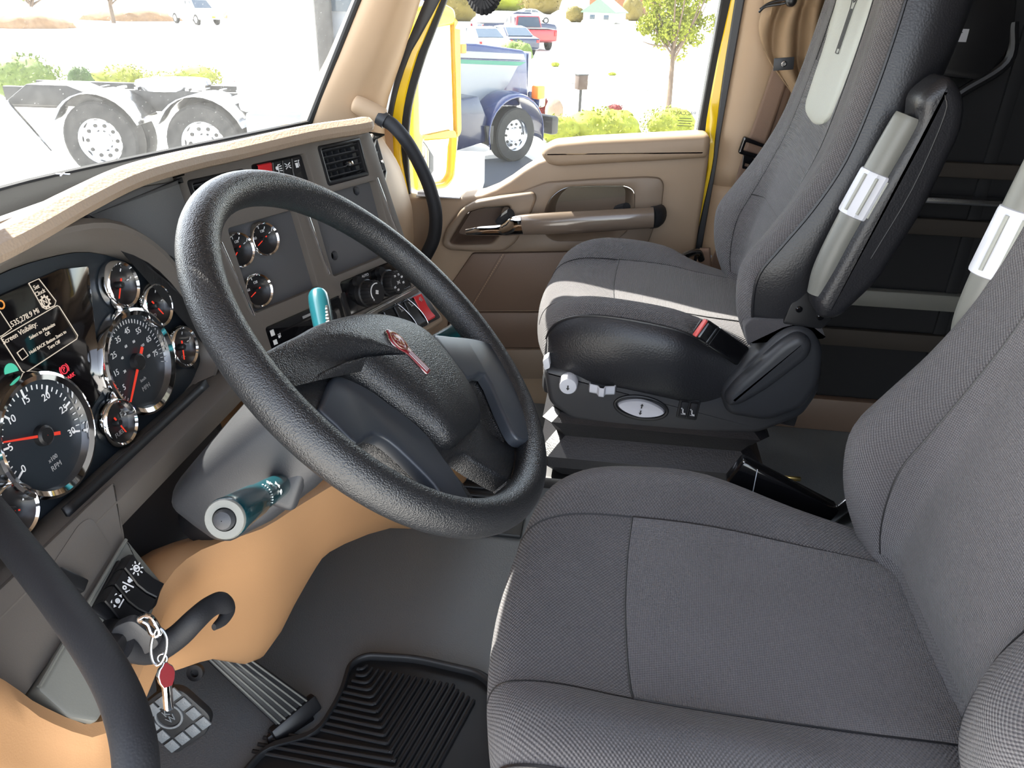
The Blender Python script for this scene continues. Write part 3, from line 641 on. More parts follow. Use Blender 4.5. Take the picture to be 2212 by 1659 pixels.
def rocker(fr, a, b, L, Wd, rot, mat, sym=None, parent=dash, c=.0, smat='white', name='rocker_switch', rise=.008):
    f = fr.sub(a, b, c, rot); rows = []
    for x, h in ((-.5, -.004), (-.5, .008), (-.46, .0105), (-.25, .008), (0, .0045), (.25, .004), (.46, .006), (.5, .003), (.5, -.004)):
        hh = h*rise/.008 if h > 0 else h
        rows.append([f.p(x*L, y*Wd, hh-(.0012 if abs(y) > .49 and h > 0 else 0)) for y in (-.5, -.44, -.2, .2, .44, .5)])
    bm = BM(); loft(bm, rows, cap=False); o = mesh_obj(name, bm, M[mat], parent, recalc=False)
    if sym: symbol(sym, f, -.24*L, 0, Wd*.78, pi/2 if sym != 'x' else 0, o, smat, c=.0088*rise/.008+.0002)
    return o
nrm = V((dv.y, -dv.x, 0)).normalized()
for k, sy in enumerate(('sun', 'beam', 'dim')):
    q = (d0+d1)/2+nrm*(.007+.0215*k)*(1 if nrm.x < 0 else -1)
    rocker(LP, q.x, q.y, rl*1.0, .0195, ra_, 'black', sy, c=.0095, rise=.012)
q = LP.pix(150, 1255, .004); bm = BM(); box(bm, LP, (q[0], q[1], .004), (.014, .032, .012), .002, rot=.35); mesh_obj('blank_button', bm, M['black'], dash)
# ignition lock: dark barrel that the key sits in
kf = LP.sub(*LP.pix(265, 1385, .01), .008); bm = BM(); lathe(bm, kf, [(.021, -.01), (.02, .004), (.016, .007), (.0004, .007)], 24, cap=False); mesh_obj('ignition_lock', bm, M['charcoal'], dash, recalc=False)
# ---- black well round the steering column, tan knee panel
rows = [[LP.p(u, v, c) for u in (.07, .12, .18, .25, .32, .38)] for v, c in ((.03, -.02), (.0, -.03), (-.05, -.06), (-.1, -.075), (-.13, -.07), (-.15, -.06))]
bm = BM(); loft(bm, surf(rows, 3, 3)); mesh_obj('column_well', bm, M['black'], dash, solid=.004)
cols = [((-160, 1400), .46, (-260, 1800), .48), ((0, 1482), .47, (-60, 1800), .48), ((90, 1540), .463, (60, 1800), .48), ((215, 1566), .445, (200, 1690), .48), ((300, 1405), .455, (292, 1450), .475), ((352, 1266), .458, (370, 1440), .49), ((430, 1192), .45, (470, 1410), .5), ((560, 1145), .42, (565, 1412), .5), ((650, 1090), .4, (640, 1275), .475), ((740, 1040), .37, (700, 1192), .44), ((860, 1000), .33, (850, 1132), .40), ((980, 930), .3, (965, 1130), .36), ((1060, 900), .26, (1075, 1030), .30)]
rT = [on_y(*a, ya) for a, ya, b, yb in cols]; rB = [on_y(*b, yb) for a, ya, b, yb in cols]
rM1 = [t.lerp(b, .33)+V((0, -.012, -.004)) for t, b in zip(rT, rB)]; rM2 = [t.lerp(b, .7)+V((0, -.018, -.004)) for t, b in zip(rT, rB)]
rU = [b+V((0, .035, -.006)) for b in rB]; rU2 = [b+V((0, .2, .0)) for b in rB]; rT0 = [t+V((0, .06, -.012)) for t in rT]
bm = BM(); loft(bm, surf([rT0, rT, rM1, rM2, rB, rU, rU2], 3, 3)); mesh_obj('knee_panel', bm, M['tan_low'], dash, recalc=False, solid=.005)
# ---- centre stack frame with its openings
HO = dict(left_vent=rect(-.088, .064, .02, .116), switches=rect(.036, .064, .158, .119), vent=rect(.19, .058, .303, .126), ins1=rect(-.045, -.1, .1, .036), ins2=rect(.142, -.093, .318, .046), radio=rect(-.035, -.182, .146, -.128), hvac=rect(.153, -.171, .345, -.107))
slant = lambda a, b: (a+.14*max(-.1, -b-.06)*.35 if 0 else a, b)
outer = fillet([(-.112, -.2), (.36, -.2), (.366, -.12), (.352, -.02), (.336, .132), (.2, .146), (-.1, .15), (-.112, .03)], .008)
bm = BM(); plate(bm, CS, outer, -.012, .008, .0025, holes=[fillet(h, .006)[::-1] for h in HO.values()]); fs = mesh_obj('stack_frame', bm, M['grey'], dash)
bm = BM(); plate(bm, CS, [(-.11, -.2), (.355, -.2), (.33, .125), (-.11, .145)], -.05, -.03); mesh_obj('stack_back', bm, M['black'], dash)
bm = BM(); plate(bm, CS, rect(-.06, -.11, .115, .05), -.02, -.006); in1 = mesh_obj('blank_panel', bm, M['grey_dk'], dash)
holes = [circ(.176, -.062, .0085, 20)[::-1], circ(.276, .036, .0085, 20)[::-1]]+[circ(a, b, .002, 10)[::-1] for a, b in ((.149, .006), (.2, -.02), (.214, .002))]
bm = BM(); plate(bm, CS, rect(.13, -.1, .325, .052), -.022, -.010, holes=holes); mesh_obj('blank_panel', bm, M['grey_dk'], dash)
for a0, b0, a1, b1 in ((-.066, .02, -.05, -.103), (.122, .025, .132, -.086), (.32, .05, .338, -.056)):
    bm = BM(); bar(bm, CS.p(a0, b0, .009), CS.p(a1, b1, .009), .0035, .003, .001, up=CS.n); mesh_obj('chrome_strip', bm, M['chrome'], dash)
for a, b, nd, lg, tick in ((-.033, .0, -130, 'AMP', 6), (.022, .004, -115, 'PSI', 6), (-.022, -.069, -112, 'TEMP', 4)):
    gauge('accessory_gauge', CS, a, b, .0275, -.004, [(-110+k*36, .0045, .001) for k in range(tick)], [('60', -70, .5, .006), ('120', 20, .48, .006)], nd, (), nl=.6, label='chrome-ringed accessory gauge of the centre stack')
# air vents
def vent(fr, h, ns, nv, parent=dash, name='air_vent', tab=True):
    (a0, b0), (a1, _), (_, b1), _ = h[0], h[1], h[2], h[3]
    bm = BM(); plate(bm, fr, h, -.004, .0085, .003, holes=[fillet(rect(a0+.008, b0+.008, a1-.008, b1-.006), .003)[::-1]]); box(bm, fr, ((a0+a1)/2, (b0+b1)/2, -.026), (a1-a0, b1-b0, .004)); o = mesh_obj(name, bm, M['black'], parent)
    for k in range(ns):
        b = b0+.012+(b1-b0-.022)*k/(ns-1); bm = BM(); f = fr.sub((a0+a1)/2, b, -.003); t = .35
        box(bm, Fr(f.o, f.u, f.v*cos(t)-f.n*sin(t), f.n*cos(t)+f.v*sin(t)), (0, 0, 0), (a1-a0-.014, .0022, .012), .0008); mesh_obj('vent_slat', bm, M['charcoal'], o)
    for k in range(nv):
        a = a0+.014+(a1-a0-.028)*k/(nv-1); bm = BM(); box(bm, fr, (a, (b0+b1)/2, -.014), (.0016, b1-b0-.014, .012)); mesh_obj('vent_vane', bm, M['charcoal'], o)
    if tab: bm = BM(); box(bm, fr, ((a0+a1)/2+.012, (b0+b1)/2-.006, .006), (.014, .009, .01), .0025); mesh_obj('vent_tab', bm, M['chrome'], o)
vent(CS, HO['vent'], 5, 6); vent(CS, HO['left_vent'], 5, 6, tab=False)
# switch row
bm = BM(); plate(bm, CS, HO['switches'], -.012, -.004); sb = mesh_obj('switch_bank', bm, M['black'], dash)
rocker(CS, .062, .095, .044, .03, -pi/2, 'red', None, c=.0, name='rocker_switch')
for k, sy in enumerate(('lamp', 'cross', 'pump')): rocker(CS, .088+.0215*k, .095, .044, .0195, -pi/2, 'black', sy, c=.0)
bm = BM(); lathe(bm, axis_fr(CS.p(.06, .071, -.002), CS.u), [(.006, 0), (.007, .002), (.007, .088), (.006, .09)], 16, cap=True); mesh_obj('wire_roller', bm, M['black'], dash)
# radio
bm = BM(); plate(bm, CS, fillet(HO['radio'], .003), -.02, .004, .002); box(bm, CS, (.055, -.145, .0045), (.125, .003, .001)); rad = mesh_obj('radio', bm, M['black_gl'], dash, label='black car radio low in the centre stack')
bm = BM(); box(bm, CS, (.06, -.1385, .0045), (.022, .0045, .0008)); mesh_obj('disc_logo', bm, M['white_dim'], rad)
for k in range(2):
    bm = BM(); box(bm, CS, (-.022, -.141-.016*k, .0045), (.008, .010-.002*k, .0008), .0003); mesh_obj('radio_icon', bm, M['white'], rad)
symbol('pump', CS, -.010, -.15, .009, 0, rad, 'white', .0042)
bm = BM(); lathe(bm, CS, [(.013, 0), (.0125, .014), (.0115, .016), (.0004, .016)], 24, (.1, -.155, .004), cap=False); mesh_obj('radio_knob', bm, M['black'], rad, recalc=False)
bm = BM(); lathe(bm, CS, [(.0145, 0), (.0145, .002), (.0128, .002)], 24, (.1, -.155, .0045), cap=False); mesh_obj('knob_ring', bm, emis('knob_blue', (.12, .15, 1, 1), .25), rad, recalc=False)
for k in range(4): bm = BM(); box(bm, CS, (-.01+.026*k, -.172, .0048), (.02, .009, .0016), .0006); mesh_obj('radio_button', bm, M['black'], rad)
bm = BM(); box(bm, CS, (.152, -.15, .004), (.012, .05, .012), .003); mesh_obj('side_button', bm, M['black'], dash)
bm = BM(); plate(bm, CS, fillet(rect(-.085, -.19, -.045, -.128), .006), -.004, .006, .002); mesh_obj('blank_button', bm, M['charcoal'], dash)
bm = BM(); lathe(bm, CS, [(.017, 0), (.0165, .02), (.013, .026), (.0004, .027)], 28, (-.062, -.196, .008), cap=False); mesh_obj('dimmer_knob', bm, M['charcoal'], dash, recalc=False)
# climate control
bm = BM(); plate(bm, CS, fillet(HO['hvac'], .003), -.02, .006, .002); hv = mesh_obj('climate_panel', bm, M['black_gl'], dash, label='climate control panel with round knobs')
for a, kind in ((.207, 'fan'), (.272, 'snow')):
    bm = BM(); rows = []
    for rr, h in ((.026, .0), (.0255, .012), (.0225, .014), (.022, .03), (.020, .034), (.0004, .034)):
        rows.append([CS.p(a+rr*(1+(.05 if (j % 2 and h > .013 and rr > .01) else 0))*cos(2*pi*j/48), -.143+rr*(1+(.05 if (j % 2 and h > .013 and rr > .01) else 0))*sin(2*pi*j/48), .004+h) for j in range(48)])
    loft(bm, rows, closed=True); kb = mesh_obj('climate_knob', bm, M['black'], hv, recalc=False)
    if kind == 'fan':
        symbol('fan', CS, a, -.143, .012, 0, hv, 'white', .0382)
        bm = BM(); tube(bm, [CS.p(a+.0165*cos(t), -.143+.0165*sin(t), .0384) for t in [pi*1.15-k*.3 for k in range(9)]], .0011, 6, 2); mesh_obj('fan_arc', bm, M['white'], hv); text('knob_text', '0', CS, a-.013, -.154, .006, M['white'], hv, c=.0382)
    else:
        symbol('cross', CS, a, -.143, .010, 0, hv, 'white', .0382)
        for s_, t in (('65', 3.6), ('60', 4.3), ('70', 2.0), ('75', 1.2), ('80', .5), ('85', -.3)): text('knob_text', s_, CS, a+.0145*cos(t), -.143+.0145*sin(t), .0058, M['white'], hv, c=.0382)
    bm = BM(); lathe(bm, CS, [(.0105, 0), (.0095, .012), (.0002, .012)], 20, (a-.012, -.118, .004), cap=False); mesh_obj('round_button', bm, M['black'], hv, recalc=False)
text('panel_text', 'AUTO', CS, .222, -.1135, .007, M['white'], hv, c=.0064)
bm = BM(); bar(bm, CS.p(.157, -.181, .01), CS.p(.352, -.175, .01), .006, .004, .0015, up=CS.n); mesh_obj('chrome_strip', bm, M['steel'], dash)
# switch pod below the climate panel
PO = CS.sub(.27, -.215, .02); t = .75; PO = Fr(PO.o, PO.u, PO.v*cos(t)-PO.n*sin(t)*1.0, PO.n*cos(t)+PO.v*sin(t))
PO = Fr(PO.o, CS.u, (CS.v*cos(.5)-CS.n*sin(.5)).normalized())
bm = BM(); plate(bm, PO, fillet(rect(-.1, -.045, .11, .04), .012), -.03, .0, .006, seg=3); mesh_obj('switch_pod', bm, M['tan_dk'], dash)
bm = BM(); plate(bm, PO, fillet(rect(-.045, -.036, .1, .03), .004), -.004, .003, .001); mesh_obj('pod_surround', bm, M['black'], dash)
for k, mt in enumerate(('black_gl', 'black', 'black', 'red')):
    rk = rocker(PO, -.026+.032*k, -.003, .056, .027, -pi/2, mt, None, c=.002, smat='white_dim')
    if k in (1, 2):
        bm = BM(); bx = -.026+.032*k; tube(bm, [PO.p(bx-.006, .028, .003), PO.p(bx-.006, .024, .018), PO.p(bx+.004, -.01, .019), PO.p(bx+.006, -.036, .014), PO.p(bx+.006, -.037, .002)], .0012, 8, 5); mesh_obj('wire_guard', bm, M['steel'], dash)
    if k > 0: symbol('seat' if k < 3 else 'lamp', PO, -.026+.032*k, .014, .011, 0, rk, 'white_dim', .0115)
# lower centre, passenger side of the dash
pdp = [(800, 286), (832, 318), (860, 365), (877, 420), (886, 460), (886, 540), (866, 620), (840, 740)]
rp = [on_x(x, y, .86) for x, y in pdp]; zs = [p.z for p in rp]
rows = []
for p in rp:
    rows.append([V((.25, p.y-.0+.1, p.z)), V((.42, p.y+.06, p.z)), V((.6, p.y+.02, p.z+.003)), V((.76, p.y+.0, p.z+.002)), V((.84, p.y, p.z)), p, V((.885, p.y+.03, p.z)), V((.9, p.y+.2, p.z))])
rows = [[q+V((0, .13, .0)) for q in rows[0]]]+rows
bm = BM(); loft(bm, surf(rows, 3, 3)); mesh_obj('passenger_fascia', bm, M['tan'], dash, recalc=False, solid=.006)
PV = Fr(on_x(816, 347, .66)+V((0, -.0, 0)), (cos(.25), sin(.25), 0), (0, .25, 1)); PV = Fr(PV.o, PV.u, (PV.v-PV.u*PV.v.dot(PV.u)))
vent(PV, rect(-.06, -.045, .06, .045), 4, 4)
bm = BM(); plate(bm, PV, fillet(rect(-.07, -.054, .07, .054), .014), -.03, .002, .004, holes=[rect(-.059, -.044, .059, .044)[::-1]]); mesh_obj('vent_surround', bm, M['tan_dk'], dash)
# ------------------------------------------------------------------ steering wheel
el, yw = R(46.48), R(2.47)
wn = V((sin(yw)*cos(el), -cos(yw)*cos(el), sin(el))); WC = V((-.4056, .2236, .7647))
WF = axis_fr(WC, wn)
whl = thing('steering_wheel', 'black leather four-spoke steering wheel with red emblem', 'steering wheel', tuple(WC))
RIM, RT = .2164, .0186
bm = BM()
rows = [[WF.p((RIM+RT*cos(q)*1.0)*cos(t), (RIM+RT*cos(q))*sin(t), RT*1.06*sin(q)) for q in [2*pi*j/24 for j in range(24)]] for t in [2*pi*i/120 for i in range(120)]]
loft(bm, rows, closed=True, close_rows=True); mesh_obj('rim', bm, M['wheel'], whl, recalc=True, sharp=80)
z7 = lambda a, b: (500+a/3.16, 650+b/3.16)
def wp(pts, c): return [WF.pix(*z7(a, b), c) for a, b in pts]
arc = [(.2*cos(R(t)), .2*sin(R(t))) for t in range(-32, -196, -6)]
top_edge = [(-.19, .058), (-.187, .088), (-.15, .082), (-.117, .075), (-.08, .068), (-.045, .057), (-.01, .043), (.023, .027), (.05, .008), (.075, -.022), (.11, -.052), (.15, -.078), (.172, -.1)]
H1 = wp([(850, 985), (960, 905), (1080, 960), (1250, 1110), (1380, 1250), (1450, 1350), (1390, 1325), (1250, 1240), (1080, 1135)], -.002)
H2 = wp([(1520, 1085), (1600, 1020), (1720, 1090), (1870, 1180), (1925, 1215), (1900, 1300), (1790, 1365), (1715, 1345), (1620, 1220)], .0)
H3 = wp([(1640, 560), (1735, 505), (1850, 740), (1935, 900), (1830, 830), (1700, 650)], .01)
sm = lambda pts, k=3: [(p.x, p.y) for p in cr([V((a, b, 0)) for a, b in pts], k, True)]
bm = BM(); plate(bm, WF, top_edge+arc, -.03, -.006, .005, holes=[sm(H1)[::-1], sm(H2)[::-1], sm(H3)[::-1]], seg=3); mesh_obj('spokes', bm, M['wheel'], whl)
hub = [(-.188, .086), (-.15, .084), (-.117, .077), (-.08, .07), (-.045, .06), (-.01, .047), (.023, .03), (.05, .01), (.07, -.012), (.079, -.035), (.075, -.06), (.066, -.085), (.052, -.11), (.035, -.127), (.018, -.134), (.003, -.136), (-.03, -.126), (-.076, -.11), (-.082, -.08), (-.086, -.05), (-.091, -.01), (-.096, .015), (-.108, .03), (-.145, .043), (-.188, .055)]
hub = sm(hub, 3); hcx, hcy = -.03, -.02
rows = []
for s_, c in ((1.0, -.02), (1.0, -.004), (.985, .002), (.94, .008), (.85, .0135), (.68, .018), (.45, .0205), (.2, .0215), (.02, .022)):
    rows.append([WF.p(hcx+(a-hcx)*s_, hcy+(b-hcy)*s_, c*(1 if a > -.1 else max(.25, 1-(-.1-a)*9))) for a, b in hub])
bm = BM(); loft(bm, rows, closed=True); mesh_obj('hub_cover', bm, M['wheel'], whl, recalc=True, sharp=50)
def satin(name, pts, c):
    p = sm(wp(pts, c), 3); cx = sum(a for a, b in p)/len(p); cy_ = sum(b for a, b in p)/len(p)
    bm = BM(); plate(bm, WF, p, c-.014, c, .004, seg=3); mesh_obj(name, bm, M['wheel_pl'], whl)
satin('spoke_insert', [(690, 520), (760, 512), (930, 590), (1070, 690), (1200, 785), (1330, 900), (1420, 1020), (1550, 1200), (1640, 1385), (1545, 1375), (1460, 1345), (1385, 1245), (1250, 1105), (1085, 955), (965, 905), (860, 970), (720, 845), (610, 740), (625, 680)], 0.0)
satin('spoke_insert', [(1372, 240), (1500, 236), (1640, 250), (1740, 275), (1800, 330), (1900, 470), (2000, 640), (2060, 800), (2082, 900), (2060, 945), (1990, 952), (1930, 905), (1850, 745), (1735, 500), (1620, 530), (1540, 440)], .012)
# emblem
a0, b0 = WF.pix(*z7(1055, 200), .021); a1, b1 = WF.pix(*z7(1345, 490), .021)
er = math.atan2(b1-b0, a1-a0); Lh = sqrt((a1-a0)**2+(b1-b0)**2)
EF = WF.sub((a0+a1)/2, (b0+b1)/2, .0215, er+pi/2); k = Lh/2
em = [(0, 1.0), (.1, .97), (.13, .88), (.3, .75), (.4, .5), (.34, .2), (.2, -.02), (.2, -.9), (.14, -1.0), (-.14, -1.0), (-.2, -.9), (-.2, -.02), (-.34, .2), (-.4, .5), (-.3, .75), (-.13, .88), (-.1, .97)]
emp = fillet([(x*k, y*k) for x, y in em], .0015, 2)
bm = BM(); plate(bm, EF, [(x*1.07, y*1.03) for x, y in emp], -.004, .0002, .0004); eo = mesh_obj('emblem', bm, M['chrome'], whl, label='red and chrome maker emblem')
bm = BM(); plate(bm, EF, emp, 0, .0012, .0005); mesh_obj('emblem_face', bm, M['maroon'], eo)
bm = BM(); plate(bm, EF, circ(0, .45*k, .33*k, 24, .4*k), .001, .0018, holes=[circ(0, .45*k, .29*k, 24, .36*k)[::-1]])
for x in (-.11, 0, .11): box(bm, EF, (x*k, -.5*k, .0014), (.025*k, .85*k, .0008))
mesh_obj('emblem_lines', bm, M['chrome'], eo)
text('emblem_letter', 'K', EF, 0, .6*k, .36*k, M['chrome'], eo, c=.0014); text('emblem_letter', 'W', EF, 0, .32*k, .36*k, M['chrome'], eo, c=.0014)
# ------------------------------------------------------------------ steering column with its levers
colm = thing('steering_column', 'grey plastic steering column shroud with signal levers coloured by a painted teal sheen', 'steering column', tuple(WC-wn*.2))
def cp(a, b, t): return WF.p(a, b, -t)
rows = []
for t, wx, wv, ox, ov in ((.045, .04, .04, 0, 0), (.06, .058, .048, 0, 0), (.10, .076, .056, -.0, .0), (.16, .082, .058, -.004, .004), (.215, .088, .054, -.006, .008), (.262, .092, .046, -.008, .014), (.272, .088, .04, -.008, .016)):
    r = []
    for j in range(28):
        q = 2*pi*j/28; x, y = cos(q), sin(q); e = .62-.25*min(1, max(0, (t-.1)/.12))
        r.append(cp(ox+wx*math.copysign(abs(x)**e, x), ov+wv*math.copysign(abs(y)**e, y), t))
    rows.append(r)
bm = BM(); loft(bm, rows, closed=True, cap=True); mesh_obj('shroud', bm, M['charcoal'], colm, sharp=60)
bm = BM(); tube(bm, [cp(.0, .0, .02), cp(0, 0, .36)], .03, 16, 2); mesh_obj('shaft', bm, M['black'], colm)
root, tip = V((-.485, .322, .628)), V((-.632, .305, .692))
ax = (tip-root).normalized(); SF = axis_fr(root, ax, (0, -.3, 1)); Ls = (tip-root).length
bm = BM(); box(bm, SF, (0, 0, .004), (.046, .05, .02), .009, 3); mesh_obj('stalk_socket', bm, M['charcoal'], colm)
bm = BM(); lathe(bm, SF, [(.011, .0), (.0125, .02), (.0135, .05), (.0145, Ls*.55), (.0145, Ls*.555)], 28, cap=False); sk_ = mesh_obj('signal_stalk', bm, M['teal'], colm, recalc=False, label='turn signal stalk with painted dark teal sheen')
bm = BM(); lathe(bm, SF, [(.0152, Ls*.55), (.0158, Ls*.56), (.0175, Ls*.9), (.0185, Ls*.985), (.018, Ls), (.0105, Ls*1.0), (.0105, Ls*.99)], 32, cap=False); mesh_obj('stalk_grip', bm, M['teal'], sk_, recalc=False)
bm = BM(); lathe(bm, SF, [(.0178, Ls*.99), (.0178, Ls+.0015), (.0168, Ls+.003), (.0105, Ls+.003), (.0105, Ls-.002)], 32, cap=False); mesh_obj('end_ring', bm, M['armgrey'], sk_, recalc=False)
bm = BM(); lathe(bm, SF, [(.0095, Ls-.002), (.0095, Ls+.004), (.0075, Ls+.0075), (.004, Ls+.009), (.0004, Ls+.0094)], 24, cap=False); mesh_obj('wash_button', bm, M['charcoal'], sk_, recalc=False)
view = (CP-root).normalized(); view = (view-ax*view.dot(ax)).normalized()
side = ax.cross(view).normalized()
for (t, sd, sy, sz) in ((.35, .1, 'cross', .008), (.34, -.45, 'pump', .007), (.42, .45, 'lamp', .007)):
    dr = (view*cos(sd)+side*sin(sd)).normalized(); rr = .0125+.003*t
    f = Fr(root+ax*Ls*t+dr*(rr+.0012), ax.cross(dr), ax, dr); symbol(sy, f, 0, 0, sz, .4, sk_, 'white')
bm = BM()
for k_ in range(9):
    sd = -.8+.18*k_; dr = (view*cos(sd)+side*sin(sd)).normalized(); f = Fr(root+ax*Ls*.5+dr*.0144, ax.cross(dr), ax, dr); box(bm, f, (0, 0, .0004), (.0008+.0003*(k_ % 3), .0022, .0006))
mesh_obj('stalk_marks', bm, M['white'], sk_)
# right-hand lever standing up behind the hub
p0, p1 = at(705, 735, .98), at(686, 632, 1.02)
bm = BM(); tube(bm, [p0+(p0-p1)*.5, p0, p0.lerp(p1, .5), p0.lerp(p1, .85), p1, p1+(p1-p0)*.03], [.013, .0125, .0138, .0138, .0105, .004], 18, 5); lv = mesh_obj('hand_lever', bm, M['teal_lt'], colm, label='hand lever with painted turquoise sheen behind the hub')
f = axis_fr(p0.lerp(p1, .45), (CP-p0).normalized()); dd = (p1-p0).normalized(); f = Fr(p0.lerp(p1, .45)+(CP-p0).normalized()*.0125+BR*.006, dd.cross(f.n), dd, f.n)
bm = BM(); box(bm, f, (0, 0, .0), (.008, .042, .004), .001); lab_ = mesh_obj('lever_label', bm, M['black'], lv)
bm = BM()
for k_ in range(7): box(bm, f, (0, -.016+.0052*k_, .0022), (.0045, .0026, .0004), rot=.3*(-1)**k_)
mesh_obj('label_marks', bm, M['white_dim'], lab_)
# stalk on the right side, only its end shows past the spoke
q0, q1 = V((-.31, .32, .64)), at(985, 715, 1.02)
q1 = on_x(985, 716, -.12)
bm = BM(); tube(bm, [q0, q0.lerp(q1, .6), q1], [.009, .011, .013], 16, 5); mesh_obj('gear_stalk', bm, M['teal'], colm)
q1 = on_x(1055, 868, -.16); q0 = V((-.31, .34, .56)); bm = BM(); tube(bm, [q0, q0.lerp(q1, .5), q1], [.014, .016, .018], 16, 5); mesh_obj('gear_stalk', bm, M['teal'], colm)
# tilt lever under the column
tl = [(262, 1400), (330, 1415), (385, 1385), (430, 1340), (470, 1305), (492, 1300), (497, 1322), (470, 1352), (452, 1362)]
# ------------------------------------------------------------------ release handle, key, pedals, mats
rh = thing('release_handle', 'black curved release handle under the dashboard beside the key', 'handle', tuple(on_y(400, 1390, .42)))
pts = [on_y(270, 1400, .44), on_y(330, 1405, .43), on_y(380, 1378, .415), on_y(420, 1340, .40), on_y(452, 1312, .395), on_y(478, 1302, .39), on_y(492, 1316, .388), on_y(482, 1338, .388), on_y(462, 1355, .39)]
bm = BM(); tube(bm, pts, [.013, .0145, .014, .013, .012, .012, .0105, .008, .004], 16, 5, flat=(1, .75)); mesh_obj('grip', bm, M['black_soft'], rh)
bm = BM(); box(bm, WORLD, (pts[0].x, pts[0].y+.02, pts[0].z), (.05, .04, .03), .006); mesh_obj('mount', bm, M['black'], rh)
# key in the lock
ky = thing('ignition_key', 'ignition key with steel ring and red emblem fob hanging from the lock', 'key', tuple(LP.pp(265, 1385, .01)))
k0, k1 = LP.pp(262, 1390, .014), LP.pp(318, 1355, .05)
kd = (k1-k0).normalized(); KF = Fr((k0+k1)/2, kd, (V((0, 0, 1))-kd*kd.z).normalized())
kl = (k1-k0).length
bm = BM(); plate(bm, KF, fillet([(-kl*.5, -.017), (-kl*.1, -.024), (kl*.5, -.021), (kl*.52, .018), (-kl*.1, .022), (-kl*.5, .013)], .008), -.004, .005, .002); mesh_obj('key_head', bm, M['charcoal'], ky)
bm = BM(); bar(bm, k0, k0-kd*.02, .008, .0025, 0, up=KF.n); mesh_obj('key_blade', bm, M['steel'], ky)
r0 = at(322, 1352, .70); dn = V((0, 0, -1))
def ringat(c, r, wr, ax_, name, parent, mat='steel', wob=0):
    f = axis_fr(c, ax_); bm = BM()
    tube(bm, [f.p(r*cos(2*pi*i/24), r*sin(2*pi*i/24)) for i in range(24)], wr, 8, 2, closed=True); return mesh_obj(name, bm, M[mat], parent)
dK = (KF.o-CP).dot(BF)
P_ = lambda x, y, d=0: at(x, y, dK-.015+d)
cl = [P_(300, 1340), P_(312, 1330), P_(328, 1334), P_(340, 1352), P_(346, 1366), P_(338, 1374), P_(326, 1368), P_(318, 1350)]
bm = BM(); tube(bm, cl, .0024, 8, 4, closed=True); mesh_obj('ring_clasp', bm, M['chrome'], ky)
cl = [P_(338, 1360), P_(350, 1360), P_(360, 1376), P_(360, 1400), P_(352, 1425), P_(340, 1436), P_(330, 1426), P_(326, 1402), P_(330, 1376)]
bm = BM(); tube(bm, cl, .0017, 8, 4, closed=True); mesh_obj('split_ring', bm, M['steel'], ky)
ringat(P_(351, 1422), .0045, .0011, BF, 'jump_ring', ky)
ft, fb = P_(356, 1428), P_(366, 1535); fd = (fb-ft).normalized(); fn = (BR*.78-BF*.62).normalized(); fn = (fn-fd*fn.dot(fd)).normalized()
KB = Fr((ft+fb)/2, fn.cross(-fd).normalized(), -fd, fn); k = (fb-ft).length/2
KB = Fr(KB.o, (-fd).cross(fn).normalized(), -fd); 
emp2 = fillet([(x*k*.9, y*k) for x, y in em], .0012, 2)
bm = BM(); plate(bm, KB, emp2, -.0025, .0015, .0006); fo = mesh_obj('fob', bm, M['chrome'], ky, label='enamel emblem fob')
for s_ in (1, -1):
    bm = BM(); plate(bm, KB, [(x*.88, y*.95+.002*k) for x, y in emp2 if y > -.05*k], .0015 if s_ > 0 else -.0035, .0024 if s_ > 0 else -.0026); mesh_obj('fob_enamel', bm, M['maroon'], fo)
# accelerator
def pedal_frame(pts, zs):
    q = [on_z(x, y, z) for (x, y), z in zip(pts, zs)]; return q
ac = thing('accelerator_pedal', 'long ribbed black accelerator pedal with pale rib lines', 'pedal', tuple(on_z(640, 1560, .02)))
A = pedal_frame([(415, 1395), (468, 1368), (660, 1505), (612, 1580)], (.20, .20, .03, .03))
au = (A[1]-A[0]).normalized(); avv = ((A[0]+A[1])/2-(A[2]+A[3])/2); avv = (avv-au*avv.dot(au)).normalized(); AF = Fr((A[0]+A[1]+A[2]+A[3])/4, au, avv)
a2 = [((p-AF.o).dot(AF.u), (p-AF.o).dot(AF.v)) for p in A]
bm = BM(); plate(bm, AF, fillet([a2[3], a2[2], a2[1], a2[0]], .006), -.012, .0, .003); mesh_obj('pedal_plate', bm, M['black'], ac)
for i in range(6):
    t = .08+.168*i; p0 = AF.p(*[a2[3][j]*(1-t)+a2[2][j]*t for j in (0, 1)], .0008); p1 = AF.p(*[a2[0][j]*(1-t)+a2[1][j]*t for j in (0, 1)], .0008)
    bm = BM(); bar(bm, p0, p1, .003, .004, .001, up=AF.n); mesh_obj('rib', bm, M['armgrey'], ac)
bm = BM(); bar(bm, AF.p(a2[3][0]-.012, a2[3][1]-.01, -.004), AF.p(a2[2][0]+.012, a2[2][1]-.01, -.004), .03, .02, .005, up=AF.n); bar(bm, AF.p(a2[3][0]-.02, a2[3][1]-.03, -.01), AF.p(a2[2][0]-.0, a2[2][1]-.04, -.01), .05, .012, .005, up=AF.n); mesh_obj('heel_hinge', bm, M['black'], ac)
bm = BM(); tube(bm, [AF.p(a2[0][0]-.004, a2[0][1]-.02, -.014), AF.p(a2[0][0]-.01, a2[0][1], -.04), AF.p(a2[0][0], a2[0][1]+.04, -.06)], .01, 10); mesh_obj('pedal_arm', bm, M['black'], ac)
